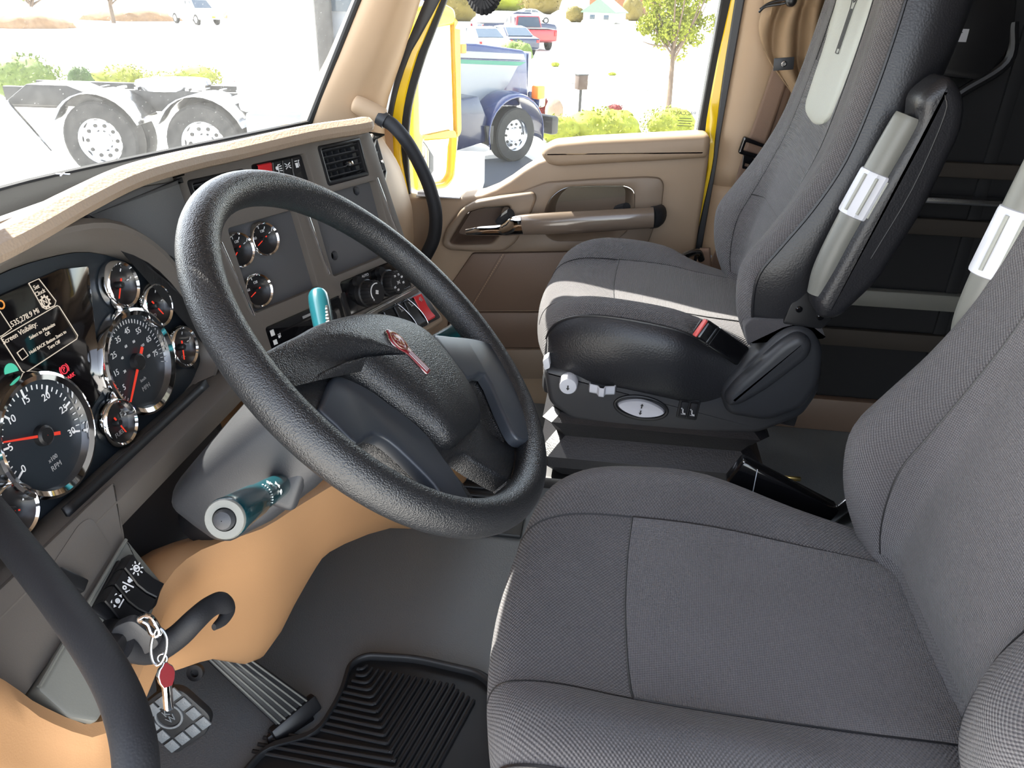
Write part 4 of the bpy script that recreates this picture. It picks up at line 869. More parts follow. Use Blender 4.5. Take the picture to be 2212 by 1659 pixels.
# brake
br = thing('brake_pedal', 'square rubber brake pedal with cast grid and round badge', 'pedal', tuple(on_z(380, 1560, .12)))
B_ = [on_z(x, y, z) for (x, y), z in zip([(318, 1500), (398, 1480), (440, 1540), (385, 1630), (330, 1620)], (.22, .22, .18, .12, .12))]
bc = sum(B_, V())/5; bu = (B_[2]-B_[4]).normalized(); bv = (B_[0]+B_[1]-B_[3]-B_[4]); bv = (bv-bu*bv.dot(bu)).normalized(); BF_ = Fr(bc, bu, bv)
b2 = [((p-bc).dot(bu), (p-bc).dot(bv)) for p in B_]
bs_ = max(abs(a) for a, b in b2)
bout = fillet([(-.04, -.045), (.02, -.047), (.045, -.03), (.042, .03), (.02, .045), (-.045, .043)], .012)
bm = BM(); plate(bm, BF_, bout, -.012, .0, .003); mesh_obj('pedal_pad', bm, M['rubber_dk'], br)
for i in range(4):
    for j in range(4):
        x, y = -.03+.02*i, -.03+.02*j
        if abs(x+.005) < .022 and abs(y-.005) < .022 and i in (1, 2) and j in (1, 2, 3): continue
        bm = BM(); box(bm, BF_, (x, y, .0012), (.0165, .0165, .003), .001); mesh_obj('tread_block', bm, M['rubber'], br)
bm = BM(); plate(bm, BF_, circ(0, .008, .02, 28), 0, .0025, holes=[circ(0, .008, .017, 28)[::-1]]); mesh_obj('badge_ring', bm, M['rubber'], br)
text('badge_letter', 'K', BF_, 0, .014, .014, M['rubber'], br, c=.001, ext=.001); text('badge_letter', 'W', BF_, 0, .003, .014, M['rubber'], br, c=.001, ext=.001)
bm = BM(); tube(bm, [BF_.p(0, .02, -.01), BF_.p(0, .05, -.05), BF_.p(0, .12, -.1)], .012, 10); mesh_obj('pedal_arm', bm, M['black'], br)
bm = BM(); lathe(bm, axis_fr(at(425, 1450, 1.12), -BF), [(.012, 0), (.012, .008), (.006, .008), (.006, .002), (.0004, .002)], 16); mesh_obj('pivot_bracket', bm, M['black'], br)
# driver's floor mat: tray with rim and nested L-shaped ribs
mt = thing('floor_mat', 'black rubber floor mat with nested ribs in front of the driver seat', 'floor mat', tuple(on_z(850, 1540, 0)))
mo_px = [(790, 1412), (900, 1418), (1040, 1450), (1072, 1475), (1085, 1659), (1085, 1900), (300, 1900), (500, 1700), (560, 1620), (680, 1590), (735, 1500), (755, 1430)]
GZ = Fr((0, 0, 0), (0, -1, 0), (1, 0, 0))   # u backwards, v to the right; n up
mo = fillet(pixpoly(GZ, mo_px, .012), .03, 4)
bm = BM(); plate(bm, GZ, mo, .0, .006, .002); mesh_obj('mat_base', bm, M['rubber_dk'], mt)
cxm = sum(a for a, b in mo)/len(mo); cym = sum(b for a, b in mo)/len(mo)
bm = BM(); plate(bm, GZ, mo, .004, .02, .005, holes=[[(cxm+(a-cxm)*.94, cym+(b-cym)*.94) for a, b in mo][::-1]], seg=3); mesh_obj('mat_rim', bm, M['rubber_dk'], mt)
# ribs: run across then turn back along the far edge
base = V((*GZ.pix(787, 1435, .008), 0)); far = V((*GZ.pix(1060, 1490, .008), 0)); near = V((*GZ.pix(650, 1620, .008), 0))
e1 = (far-base).normalized(); e2 = (near-base).normalized()
for i in range(15):
    s1 = .006+.0118*i; s2 = .014+.0135*i
    cpt = base+e1*s1*1.0+e2*s2; pts_ = [base+e1*s1+e2*.006, base+e1*s1+e2*(s2-.012), cpt+e2*(-.003)+e1*(-.003), base+e1*(s1-.012)+e2*s2, base+e1*(-.0)+e2*(s2+.0)]
    if i > 10: pts_[-1] = base+e1*(-.07)+e2*(s2+.01)
    q = [GZ.p(p.x, p.y, .009) for p in pts_]; bm = BM(); tube(bm, q, .0032, 8, 4); mesh_obj('rib', bm, M['rubber_dk'], mt)
for i in range(15, 19):
    s1 = .006+.0118*i; q = [GZ.p(*(base+e1*s1+e2*(.01+.02*(i-14)/4)).to_2d(), .009), GZ.p(*(base+e1*s1+e2*.3).to_2d(), .009)]; bm = BM(); tube(bm, q, .0032, 8, 3); mesh_obj('rib', bm, M['rubber_dk'], mt)
# passenger-side mat, glimpsed between the spokes of the wheel
pm = thing('floor_mat', 'ribbed black floor mat in the passenger footwell seen through the wheel', 'floor mat', (.45, .3, 0))
bm = BM(); box(bm, WORLD, (.5, .34, .006), (.5, .4, .012), .004); mesh_obj('mat_base', bm, M['rubber_dk'], pm)
for i in range(14): bm = BM(); bar(bm, (.28+.034*i, .16, .015), (.28+.034*i, .52, .015), .012, .008, .003); mesh_obj('rib', bm, M['rubber_dk'], pm)
# ------------------------------------------------------------------ seats
def seat(name, label, cx, zt, yf, yj, hw, arm, rec=1.0, near=True):
    t = thing(name, label, 'seat', (cx, (yf+yj)/2, 0))
    # --- cushion grid
    half = [(-.93, -.155), (-1.0, -.135), (-1.045, -.085), (-1.03, -.035), (-.965, -.004), (-.88, .013), (-.76, .016), (-.62, .004), (-.5, -.008), (-.3, -.014)]
    sec = half+[(0, -.016)]+[(-a, b) for a, b in half[::-1]]
    Ln = yf-yj
    stn = [(yf-.03, -.15, .76, 0), (yf-.004, -.12, .80, .15), (yf, -.075, .84, .3), (yf-.008, -.035, .88, .55), (yf-.032, -.010, .925, .8), (yf-.08, .002, .975, 1), (yf-.15, .0, 1.02, 1), (yf-.24, -.004, 1.03, 1), (yf-Ln*.78, -.010, .975, 1), (yj-.0, -.016, .92, 1), (yj-.1, -.03, .88, 1)]
    rows = []
    for y, dz, sw, k in stn:
        r = []
        for a, b in sec:
            bow = .035*(1-a*a) if y > yf-.12 else .035*(1-a*a)*max(0, 1-(yf-.12-y)/.1)
            z = zt+b*(k if abs(a) < .96 else 1)+dz*(1 if abs(a) < .97 else max(0, 1-(abs(a)-.9)*6)) ; z = max(z, zt-.16)
            sd_ = min(1, max(0, (abs(a)-.5)/.25)); u_ = (yf-y)/Ln; z += sd_*(.016*sin(pi*min(1, max(0, u_*1.25)))-.03*max(0, (u_-.55)/.45))
            r.append(V((cx+a*hw*sw, y+bow-.03, z)))
        rows.append(r)
    G = surf(rows, 4, 4); nc = len(G[0]); k1 = 4*4; k2 = nc-1-k1
    def part(nm, grid, mat, off=0, solid=0):
        bm = BM(); g = [[p+V((0, 0, off)) for p in r] for r in grid]; loft(bm, g); return mesh_obj(nm, bm, M[mat], t, recalc=False, solid=solid, sharp=60)
    part('cushion', [r[k1:k2+1] for r in G], 'fab'); part('side_bolster', [r[:k1+1] for r in G[10:]], 'leather'); part('side_bolster', [r[k2:] for r in G[10:]], 'leather')
    part('cushion_edge', [r[:k1+1] for r in G[:11]], 'fab_wing'); part('cushion_edge', [r[k2:] for r in G[:11]], 'fab_wing')
    i0, j0, j1 = 24, 8*4, nc-1-8*4
    ins = [[p for p in r[j0-2:j1+3]] for r in G[i0:]]
    bm = BM(); loft(bm, [[p+V((0, 0, .0018+.0016*min(1, min(i, 4)/2)*min(1, min(j, len(r)-1-j)/2))) for j, p in enumerate(r)] for i, r in enumerate(ins)]); mesh_obj('cushion_insert', bm, M['fab_ins'], t, recalc=False)
    def seam(nm, pts, r, mat): bm = BM(); tube(bm, pts, r, 6, 1); mesh_obj(nm, bm, M[mat], t)
    seam('seam', [r[j0-2]+V((0, 0, .001)) for r in G[i0:]], .0013, 'black'); seam('seam', [r[j1+2]+V((0, 0, .001)) for r in G[i0:]], .0013, 'black'); seam('seam', [p+V((0, 0, .001)) for p in G[i0][j0-2:j1+3]], .0013, 'black')
    for jj in (k1, k2): seam('piping', [r[jj]+V((0, 0, .0005)) for r in G[10:]], .0028, 'leather')
    seam('seam', [r[j0-2]+V((0, 0, .0006)) for r in G[9:i0+1]], .001, 'black'); seam('seam', [r[j1+2]+V((0, 0, .0006)) for r in G[9:i0+1]], .001, 'black')
    bm = BM(); box(bm, WORLD, (cx, (yf+yj)/2-.03, zt-.15), (hw*1.8, Ln*1.02, .05), .015); mesh_obj('cushion_pan', bm, M['black_soft'], t)
    # --- backrest grid
    Wp = [(0, -.01), (.05, .012), (.1, .022), (.15, .02), (.2, -.008), (.27, -.05), (.35, -.085), (.45, -.108), (.56, -.125), (.68, -.14), (.8, -.165)]
    Cp = [-.035, -.032, -.036, -.045, -.06, -.078, -.1, -.118, -.135, -.148, -.17]
    Hw = [.9, .96, 1.0, 1.02, 1.02, 1.01, 1.0, .97, .92, .82, .6]
    rows = []
    for (h, wv), cv, ww in zip(Wp, Cp, Hw):
        wv *= 1; z = zt-.03+h; ext_ = -.055-h*.05
        r = []
        bk_ = (cv+ext_-.05)*rec
        for a, f in ((-.55, 'b'), (-.8, 'b2'), (-.97, 's0'), (-1.03, 's1'), (-1.0, 's2'), (-.93, 'w0'), (-.85, 'w'), (-.73, 'w1'), (-.58, 'w2'), (-.46, 'c1'), (-.25, 'c'), (0, 'c0')):
            y = dict(b=bk_, b2=bk_+.005, s0=bk_+.03, s1=(bk_+wv*rec)/2, s2=wv*rec-.025, w0=wv*rec-.006, w=wv*rec, w1=wv*rec-.004, w2=wv*.55*rec+cv*.45*rec, c1=cv*rec-.002, c=cv*rec-.004, c0=cv*rec-.004)[f]
            r.append((a*hw*ww, y, z))
        full = r+[(-a, y, z) for a, y, z in r[-2::-1]]
        rows.append([V((cx+a, yj+y, z)) for a, y, z in full])
    rows.append([p.lerp(V((cx, p.y, p.z)), .35)+V((0, -.02, .05)) for p in rows[-1]])
    B = surf(rows, 4, 4); nb = len(B[0]); k1 = 4*4; k2 = nb-1-k1
    part('backrest', [r[k1:k2+1] for r in B], 'fab'); part('back_side', [r[:k1+1] for r in B], 'leather'); part('back_side', [r[k2:] for r in B], 'leather')
    bm = BM(); loft(bm, [[r[0], r[0].lerp(r[-1], .5)+V((0, -.02, 0)), r[-1]] for r in B]); mesh_obj('back_shell', bm, M['black_soft'], t, recalc=False)
    j0, j1 = 8*4+1, nb-1-8*4-1
    bm = BM(); g = [r[j0:j1+1] for r in B[2:30]]; loft(bm, [[p+V((0, .0015+.0015*min(1, min(i, len(g)-1-i, 4)/2)*min(1, min(j, len(r)-1-j)/2), 0)) for j, p in enumerate(r)] for i, r in enumerate(g)]); mesh_obj('back_insert', bm, M['fab_ins'], t, recalc=False)
    for jj in (k1, k2): seam('piping', [r[jj]+V((0, .001, 0)) for r in B], .003, 'leather')
    for jj in (j0, j1): seam('seam', [r[jj]+V((0, .001, 0)) for r in B[2:34]], .0012, 'black')
    if arm < 0: seam('seam', [p+V((0, .002, 0)) for p in B[16][j0:j1+1]], .0012, 'black')
    return t, G, B
ps, PG, PB = seat('passenger_seat', 'charcoal fabric passenger seat with black leather sides beside the tan door', .475, .548, .135, -.265, .255, -1)
ds, DG, DB = seat('driver_seat', 'charcoal waffle-knit driver seat in the foreground behind the wheel', -.40, .452, .098, -.375, .272, 1)
# ---- fittings of the passenger seat, on the side that faces the driver
PS = Fr((.225, 0, 0), (0, -1, 0), (0, 0, 1))
def ppt(name, pts, c0, c1, mat, bev=.004, r=.01, par=ps, holes=(), seg=3, fr=PS):
    bm = BM(); plate(bm, fr, fillet(pixpoly(fr, pts, c1), r, 4), c0, c1, bev, holes=holes, seg=seg); return mesh_obj(name, bm, M[mat], par)
ppt('base_cover', [(1172, 795), (1260, 803), (1555, 843), (1620, 800), (1700, 770), (1780, 790), (1770, 850), (1735, 900), (1640, 938), (1500, 938), (1350, 928), (1235, 908), (1185, 872)], -.48, .0, 'charcoal', .012, .015)
ppt('recliner_cover', [(1556, 850), (1580, 820), (1680, 722), (1720, 704), (1760, 716), (1782, 760), (1775, 830), (1740, 885), (1660, 915), (1570, 900)], -.05, .022, 'charcoal', .018, .02, seg=5)
ppt('recliner_lever', [(1566, 862), (1590, 832), (1690, 742), (1728, 722), (1758, 740), (1752, 775), (1660, 845), (1600, 880), (1572, 882)], .0, .042, 'charcoal', .016, .016, seg=5)
kb_ = PS.sub(*PS.pix(1228, 828, .01), .0); bm = BM(); lathe(bm, kb_, [(.018, -.005), (.0185, .003), (.0175, .022), (.016, .0245), (.0004, .025)], 28, cap=False); o = mesh_obj('height_knob', bm, M['ltgrey'], ps, recalc=False, label='light grey round knob')
symbol('arrow_up', kb_, 0, -.002, .012, pi, o, 'black', .0253)
f = PS.sub(*PS.pix(1301, 838, .006), .0); rows = [[f.p(x, y, c) for y in (-.009, -.006, .006, .009)] for x, c in ((-.024, .0), (-.022, .010), (-.008, .0135), (-.004, .024), (.002, .025), (.005, .0145), (.022, .0105), (.025, .0))]
bm = BM(); loft(bm, rows); [bm.faces.new([bm.verts[0]]*0) if 0 else None]; o = mesh_obj('lumbar_rocker', bm, M['ltgrey'], ps, recalc=False, solid=.003)
for x in (-.014, .014): symbol('arrow_up', f, x, 0, .01, 0, o, 'black', .0135)
cc = PS.pix(1385, 885, .01); f = PS.sub(cc[0], cc[1], 0, -.1)
bm = BM(); plate(bm, f, circ(0, -.001, .055, 36, .028), -.002, .004, .003, holes=[circ(0, 0, .048, 36, .021)[::-1]]); mesh_obj('paddle_recess', bm, M['black'], ps)
lens = [(.046*cos(t)*abs(cos(t))**.25, .018*math.copysign(abs(sin(t))**1.25, sin(t))) for t in [2*pi*i/40 for i in range(40)]]
rows = [[f.p(a*s_, b*s_, c) for a, b in lens] for s_, c in ((1, .0), (1.0, .006), (.96, .009), (.86, .0085), (.5, .006), (.02, .005))]
bm = BM(); loft(bm, rows, closed=True); o = mesh_obj('tilt_paddle', bm, M['ltgrey'], ps, recalc=False, label='white lens-shaped paddle')
symbol('arrow_up', f, 0, .007, .011, 0, o, 'black', .009); symbol('arrow_up', f, 0, -.007, .011, pi, o, 'black', .009)
cc = PS.pix(1487, 885, .004); f = PS.sub(cc[0], cc[1], 0, -.08)
bm = BM(); plate(bm, f, fillet(rect(-.02, -.022, .02, .022), .004), -.002, .003, .001); mesh_obj('switch_bezel', bm, M['black'], ps)
for k in (-1, 1):
    bm = BM(); box(bm, f, (.0088*k, 0, .005), (.0145, .034, .006), .002); o = mesh_obj('heater_switch', bm, M['black_soft'], ps); symbol('seat', f, .0088*k, -.004, .012, 0, o, 'white', .0082)
# bellows skirt and foot
bw = [(.345, 0), (.33, .018), (.305, .0), (.285, -.01), (.27, .005), (.25, .022), (.225, .02), (.2, .0), (.19, -.01)]
rows = []
for z, o_ in bw:
    x0, x1, y0, y1 = .235-o_, .72+o_, -.33-o_, .085+o_
    rows.append([V(p) for p in ((x0, y1-.02, z), (x0+.02, y1, z), (x1-.02, y1, z), (x1, y1-.02, z), (x1, y0+.02, z), (x1-.02, y0, z), (x0+.02, y0, z), (x0, y0+.02, z))])
bm = BM(); loft(bm, rows, closed=True, cap=True); mesh_obj('bellows', bm, M['leather'], ps, sharp=25)
bm = BM(); box(bm, WORLD, (.48, -.12, .172), (.5, .44, .03), .006); mesh_obj('base_plate', bm, M['black'], ps)
bm = BM(); box(bm, WORLD, (.48, -.12, .08), (.42, .38, .16), .01); mesh_obj('seat_riser', bm, M['black'], ps)
bm = BM(); lathe(bm, axis_fr((.23, .05, .172), (-1, 0, 0)), [(.005, 0), (.005, .004), (.0003, .005)], 10); mesh_obj('bolt', bm, M['steel'], ps)
ppt('front_catch', [(1172, 780), (1185, 770), (1188, 795), (1176, 800)], -.02, .004, 'ltgrey', .001, .003)
# seat hinge, exposed between cushion and arm
ppt('hinge_plate', [(1722, 620), (1768, 640), (1800, 690), (1775, 712), (1690, 700)], -.02, .012, 'black', .003, .006)
for x, y in ((1752, 628), (1726, 668), (1772, 685)):
    q = PS.pix(x, y, .013); bm = BM(); lathe(bm, PS, [(.006, .008), (.006, .015), (.004, .017), (.0003, .017)], 12, (q[0], q[1], 0)); mesh_obj('bolt', bm, M['black_gl'], ps)
ppt('fleece_flap', [(1608, 705), (1622, 690), (1690, 690), (1775, 705), (1785, 735), (1740, 700), (1690, 712), (1660, 730), (1615, 748)], -.03, .01, 'fab_wing', .004, .006)
# buckle
b0, b1 = PS.pp(1603, 770, .02), PS.pp(1512, 708, .035); bd = (b1-b0).normalized(); bn = (V((-1, 0, .35))-bd*V((-1, 0, .35)).dot(bd)).normalized(); BK = Fr(b0, bn.cross(bd), bn, bd); bl = (b1-b0).length
bm = BM(); box(bm, BK, (0, 0, bl*.5), (.04, .022, bl), .006, 3); o = mesh_obj('buckle', bm, M['black_gl'], ps, label='black seat belt buckle with red button')
bm = BM(); box(bm, BK, (0, .003, bl+.001), (.036, .013, .005), .002); mesh_obj('release_button', bm, M['red_soft'], o)
bm = BM(); box(bm, BK, (0, -.0065, bl+.0035), (.026, .004, .003), .001); mesh_obj('slot', bm, M['black'], o)
bm = BM(); box(bm, BK, (0, .012, bl*.78), (.038, .002, .002)); box(bm, BK, (.0, .0, bl*.72), (.0405, .0225, .0012)); mesh_obj('metal_lip', bm, M['steel'], o)
# headrest patch with embossed emblem, laid on the front of the backrest
from mathutils.bvhtree import BVHTree
def bvh(B):
    n = len(B[0]); vs = [p for r in B for p in r]; fs = [(i*n+j, i*n+j+1, (i+1)*n+j+1, (i+1)*n+j) for i in range(len(B)-1) for j in range(n-1)]
    return BVHTree.FromPolygons(vs, fs)
PT = bvh(PB)
def front(x, z, off=.0, tree=PT):
    h = tree.ray_cast(V((x, .6, z)), V((0, -1, 0)))
    y = h[0].y if h[0] else -.4
    return V((x, y+off, z))
rows = []
for z, hwz, o_ in ((.888, .03, .001), (.892, .055, .004), (.90, .072, .006), (.916, .082, .007), (.96, .086, .007), (1.02, .088, .007), (1.1, .092, .007), (1.2, .098, .007), (1.24, .1, .004)):
    rows.append([front(.476+1.42*hwz*q, z+.008*q*q, o_ if abs(q) < .95 else .0) for q in (-1, -.97, -.85, -.5, 0, .5, .85, .97, 1)])
bm = BM(); loft(bm, surf(rows, 2, 3)); hpo = mesh_obj('headrest_patch', bm, M['vinyl'], ps, recalc=False, label='pale grey vinyl headrest patch')
def emb(x, y): return front(.468-x*.055, 1.09+y*.075, .0085)
bm = BM(); tube(bm, [emb(x, y) for x, y in em], .0008, 6, 2, closed=True)
for x in (-.08, .0, .08): tube(bm, [emb(x, -.02), emb(x, -.9)], .0007, 6, 2)
tube(bm, [emb(.28*cos(t), .45+.33*sin(t)) for t in [2*pi*i/16 for i in range(16)]], .001, 6, 1, closed=True)
mesh_obj('embossed_emblem', bm, M['charcoal'], hpo)
# ---- armrests
def armrest(par, x, top, bot, side, grip, pad=True):
    """folded-up armrest: leather paddle with a grey tube along its front edge and a pale grip"""
    T, B_ = V((x, top[0], top[1])), V((x, bot[0], bot[1])); d = (B_-T).normalized(); L = (B_-T).length
    f = Fr(T, d, d.cross(V((-1, 0, 0))), V((-1, 0, 0)))
    if f.v.y > 0: f = Fr(T, d, -f.v, V((-1, 0, 0)))
    bm = BM(); tube(bm, [f.p(.0, .0), f.p(.005, 0), f.p(L*.3, 0), f.p(L*.6, 0.0), f.p(L*.85, .004), f.p(L, .012)], [.018, .0225, .0235, .022, .021, .017], 18, 5, flat=(1, 1)); mesh_obj('arm_tube', bm, M['armgrey'], par)
    g0, g1 = grip; rows = []
    for a in (0, .02, .06, .5, .94, .98, 1):
        q = g0+(g1-g0)*a; s_ = (.0225, .0255, .0265, .0265, .0265, .0255, .0225)[(0, .02, .06, .5, .94, .98, 1).index(a)]
        rows.append([f.p(L*q, s_*cos(t)*(.9 if (j % 4 == 2 and .05 < a < .95) else 1), s_*sin(t)*(.9 if (j % 4 == 2 and .05 < a < .95) else 1)) for j, t in enumerate([2*pi*i/24 for i in range(24)])])
    bm = BM(); loft(bm, rows, closed=True, cap=True); o = mesh_obj('arm_grip', bm, M['ltgrey'], par, label='pale grey rotary grip of the armrest')
    for k in (-1, 0, 1):
        t = .2+.75*k; bm = BM(); dr = f.n*cos(t)-f.v*sin(t); tube(bm, [f.p(L*(g0+(g1-g0)*.1))+dr*.0262, f.p(L*(g0+(g1-g0)*.9))+dr*.0262], .0028, 8, 2); mesh_obj('grip_groove', bm, M['vinyl'], o)
    if pad:
        pts = fillet([(-.075, .012), (-.05, .055), (-.01, .075), (L*.4, .088), (L*.8, .085), (L*1.08, .06), (L*1.12, .03), (L*1.05, .008), (L*.8, .006), (L*.5, .004), (L*.15, .006), (.0, .006), (-.03, -.012)], .02)
        bm = BM(); plate(bm, f, pts, -.035, .028, .02, seg=5); mesh_obj('arm_pad', bm, M['leather'], par, sharp=50)
        bm = BM(); tube(bm, [f.p(-.045, .02, .027), f.p(-.02, .035, .0285), f.p(L*.3, .05, .0285), f.p(L*.7, .05, .0285)], .0012, 6, 4); mesh_obj('arm_stitching', bm, M['black'], par)
armrest(ps, .165, (-.437, .945), (-.348, .66), -1, (.29, .54))
armrest(ds, -.135, (-.508, .985), (-.462, .70), 1, (.36, .66), pad=False)
# ------------------------------------------------------------------ loose fittings in the cab
# curtain gathered at the B-pillar
cu = thing('privacy_curtain', 'tan cloth curtain gathered and tied beside the passenger seat back', 'curtain', tuple(on_x(1715, 210, .88)))
rws = [(-260, 1628, 1860), (-120, 1636, 1850), (-40, 1648, 1840), (5, 1652, 1830), (22, 1648, 1830), (55, 1640, 1840), (95, 1646, 1850), (130, 1660, 1850), (165, 1684, 1840), (195, 1706, 1820), (222, 1724, 1800), (236, 1740, 1780)]
rows = []
for k, (y, a, b) in enumerate(rws):
    r = []
    for j in range(25):
        u = j/24; p = on_x(a+(b-a)*u, y, .88); amp = .02 if y > 10 else .014
        p.x += -.02*sin(pi*u)+amp*sin(u*24+k*.85+.5*sin(k))*min(1, (1-abs(2*u-1))*4+.3); r.append(p)
    rows.append(r)
bm = BM(); loft(bm, surf(rows, 2, 4)); mesh_obj('drape', bm, M['curtain'], cu, recalc=False, solid=.003, sharp=70)
bm = BM(); tube(bm, [on_x(1640, 26, .862), on_x(1655, 14, .852), on_x(1690, 8, .848), on_x(1712, 2, .846)], .0028, 8, 5); tube(bm, [on_x(1642, 20, .86), on_x(1664, 6, .852), on_x(1700, -2, .846)], .0028, 8, 5); tc = mesh_obj('tie_cord', bm, M['black'], cu)
bm = BM(); bmesh.ops.create_uvsphere(bm, u_segments=14, v_segments=10, radius=.0125, matrix=Matrix.Translation(on_x(1709, 2, .842))); mesh_obj('cord_ball', bm, M['black'], cu)
TF = Fr(on_x(1693, 138, .846), (0, -1, 0), (0, 0, 1)); bm = BM(); box(bm, TF, (0, 0, 0), (.045, .027, .003), .001, rot=.1); tb = mesh_obj('snap_tab', bm, M['charcoal'], cu)
bm = BM(); lathe(bm, TF, [(.007, .001), (.0065, .004), (.004, .005), (.003, .003), (.0003, .003)], 16); mesh_obj('snap', bm, M['steel'], tb)
# seat belt on the B-pillar
sbt = thing('seat_belt', 'brown seat belt webbing with black latch plate hanging on the B-pillar', 'seat belt', tuple(on_x(1540, 600, .9)))
def ribbon(name, rows, x, par, mat='web', th=.0016):
    L = [on_x(a, y, x) for y, a, b in rows]; Q = [on_x(b, y, x-.004) for y, a, b in rows]
    bm = BM(); loft(bm, surf([[l, l.lerp(q, .33), l.lerp(q, .66), q] for l, q in zip(L, Q)], 2, 3)); return mesh_obj(name, bm, M[mat], par, recalc=False, solid=th)
ribbon('webbing', [(-40, 1730, 1765), (150, 1668, 1708), (250, 1634, 1676), (330, 1606, 1648), (440, 1574, 1612), (540, 1545, 1580), (615, 1522, 1556)], .905, sbt)
ribbon('webbing', [(150, 1680, 1724), (260, 1646, 1688), (345, 1622, 1656), (470, 1590, 1628), (600, 1548, 1590)], .916, sbt)
LF = Fr(on_x(1626, 318, .885), (0, -1, 0), (0, 0, 1)); lr = -.2
bm = BM(); plate(bm, LF, [(a, b) for a, b in fillet([(-.034, -.016), (.03, -.03), (.036, .006), (-.026, .026)], .007)], -.006, .006, .003, holes=[fillet([(-.022, -.008), (.024, -.018), (.026, .0), (-.018, .012)], .003)[::-1]]); mesh_obj('latch_plate', bm, M['black_gl'], sbt)
bm = BM(); plate(bm, LF, fillet([(-.02, -.02), (.008, -.026), (.002, -.055), (-.018, -.052)], .003), -.002, .002, .001, holes=[[(-.013, -.046), (-.003, -.048), (-.002, -.041), (-.012, -.039)]]); mesh_obj('latch_tongue', bm, M['black_gl'], sbt)
ribbon('sewn_end', [(535, 1512, 1534), (560, 1506, 1536), (585, 1498, 1538), (612, 1500, 1530)], .87, sbt, th=.008)
bm = BM(); p_ = on_x(1526, 558, .862); box(bm, Fr(p_, (0, -1, 0), (0, 0, 1)), (0, 0, 0), (.022, .024, .002), .001, rot=-.3); mesh_obj('belt_tag', bm, M['ltgrey'], sbt)
# bent black rod between seat and door
rod = [on_x(1462, 578, .72), on_x(1470, 560, .73), on_x(1488, 549, .76), on_x(1508, 545, .80)]
bm = BM(); tube(bm, rod+[on_x(1515, 560, .82)], .009, 12, 5); o = mesh_obj('seat_lever', bm, M['black_gl'], ps)
# passenger grab handle on the A-pillar
gh = thing('grab_handle', 'curved black rubber grab handle with tan cap on the passenger A-pillar', 'grab handle', tuple(on_x(820, 260, .83)))
bm = BM(); a, b = on_x(768, 224, .83), on_x(826, 254, .835); tube(bm, [a+(a-b)*.1, a, a.lerp(b, .4), b, b+(b-a)*.06], [.010, .0215, .0245, .0235, .015], 18, 6, flat=(1, .8)); mesh_obj('end_cap', bm, M['tan'], gh, label='tan end cap')
bm = BM(); c0, c1 = on_x(818, 252, .832), on_x(834, 262, .83); tube(bm, [c0, c1], .0195, 18, 2); mesh_obj('collar', bm, M['charcoal'], gh)
bm = BM(); tube(bm, [on_x(828, 258, .832), on_x(850, 272, .825), on_x(878, 305, .81), on_x(905, 352, .80), on_x(928, 405, .79), on_x(941, 460, .785), on_x(938, 510, .79), on_x(922, 548, .80), on_x(905, 575, .82)], .0172, 18, 7); mesh_obj('handle_tube', bm, M['black_soft'], gh)
bm = BM(); box(bm, WORLD, tuple(on_x(900, 585, .85)), (.09, .05, .05), .012); mesh_obj('lower_foot', bm, M['tan_dk'], gh)
# driver grab handle, close to the camera
gd = thing('grab_handle', 'thick black grab handle in the near left corner below the gauges', 'grab handle', tuple(at(305, 1720, .5)))
bm = BM(); tube(bm, [at(-120, 1010, .72), at(-40, 1085, .68), at(40, 1185, .64), at(130, 1300, .60), at(205, 1405, .56), at(258, 1500, .53), at(288, 1600, .505), at(296, 1720, .49), at(290, 1850, .48)], .0142, 24, 8); mesh_obj('handle_tube', bm, M['black_soft'], gd)
bm = BM(); bar(bm, at(-120, 1010, .72), V((-.93, .5, .86)), .05, .05, .012); mesh_obj('handle_foot', bm, M['tan_dk'], gd)
# coiled cord hanging from the roof
cc_ = thing('coiled_cord', 'black coiled cord loop hanging at the top of the side window', 'cord', tuple(at(1045, 0, 1.3)))
uc = [at(1018, -150, 1.3), at(1020, -60, 1.3), at(1026, -8, 1.3), at(1045, 14, 1.3), at(1064, -8, 1.3), at(1070, -60, 1.3), at(1072, -150, 1.3)]
path_ = cr(uc, 40); hp_ = []
for i, p in enumerate(path_):
    t_ = (path_[min(i+1, len(path_)-1)]-path_[max(i-1, 0)]).normalized(); x_ = BF-t_*BF.dot(t_); x_.normalize(); y_ = t_.cross(x_)
    hp_.append(p+(x_*cos(i*.9)+y_*sin(i*.9))*.0115)
bm = BM(); tube(bm, hp_, .0042, 8, 1); mesh_obj('coil', bm, M['black_soft'], cc_)
bm = BM(); tube(bm, [uc[0], uc[0]+V((0, 0, .55))], .004, 8, 2); tube(bm, [uc[-1], uc[-1]+V((0, 0, .55))], .004, 8, 2); mesh_obj('lead', bm, M['black_soft'], cc_)
# glossy black buckle stalk and steel bars beside the driver seat
bx = thing('seat_bracket', 'glossy black bracket with steel bars beside the driver seat', 'bracket', tuple(on_x(1700, 1080, -.07)))
p0, p1 = on_x(1585, 1012, -.085), on_x(1790, 1118, -.085); bm = BM(); bar(bm, p0, p1, .03, .05, .006); mesh_obj('cover', bm, M['black_gl'], bx)
bm = BM(); q = p0.lerp(p1, .2); bar(bm, q+V((-.016, 0, -.027)), q+V((-.016, 0, .027)), .001, .001); mesh_obj('cover_seam', bm, M['ltgrey'], bx)
for (a, b) in (((1790, 1122), (1850, 1072)), ((1806, 1140), (1850, 1102))): bm = BM(); bar(bm, on_x(*a, -.08), on_x(*b, -.08), .006, .018, .001); mesh_obj('steel_bar', bm, M['steel'], bx)
bf = thing('brass_fitting', 'small brass fitting on the dark floor behind the driver seat', 'fitting', tuple(on_z(1703, 1075, .02)))
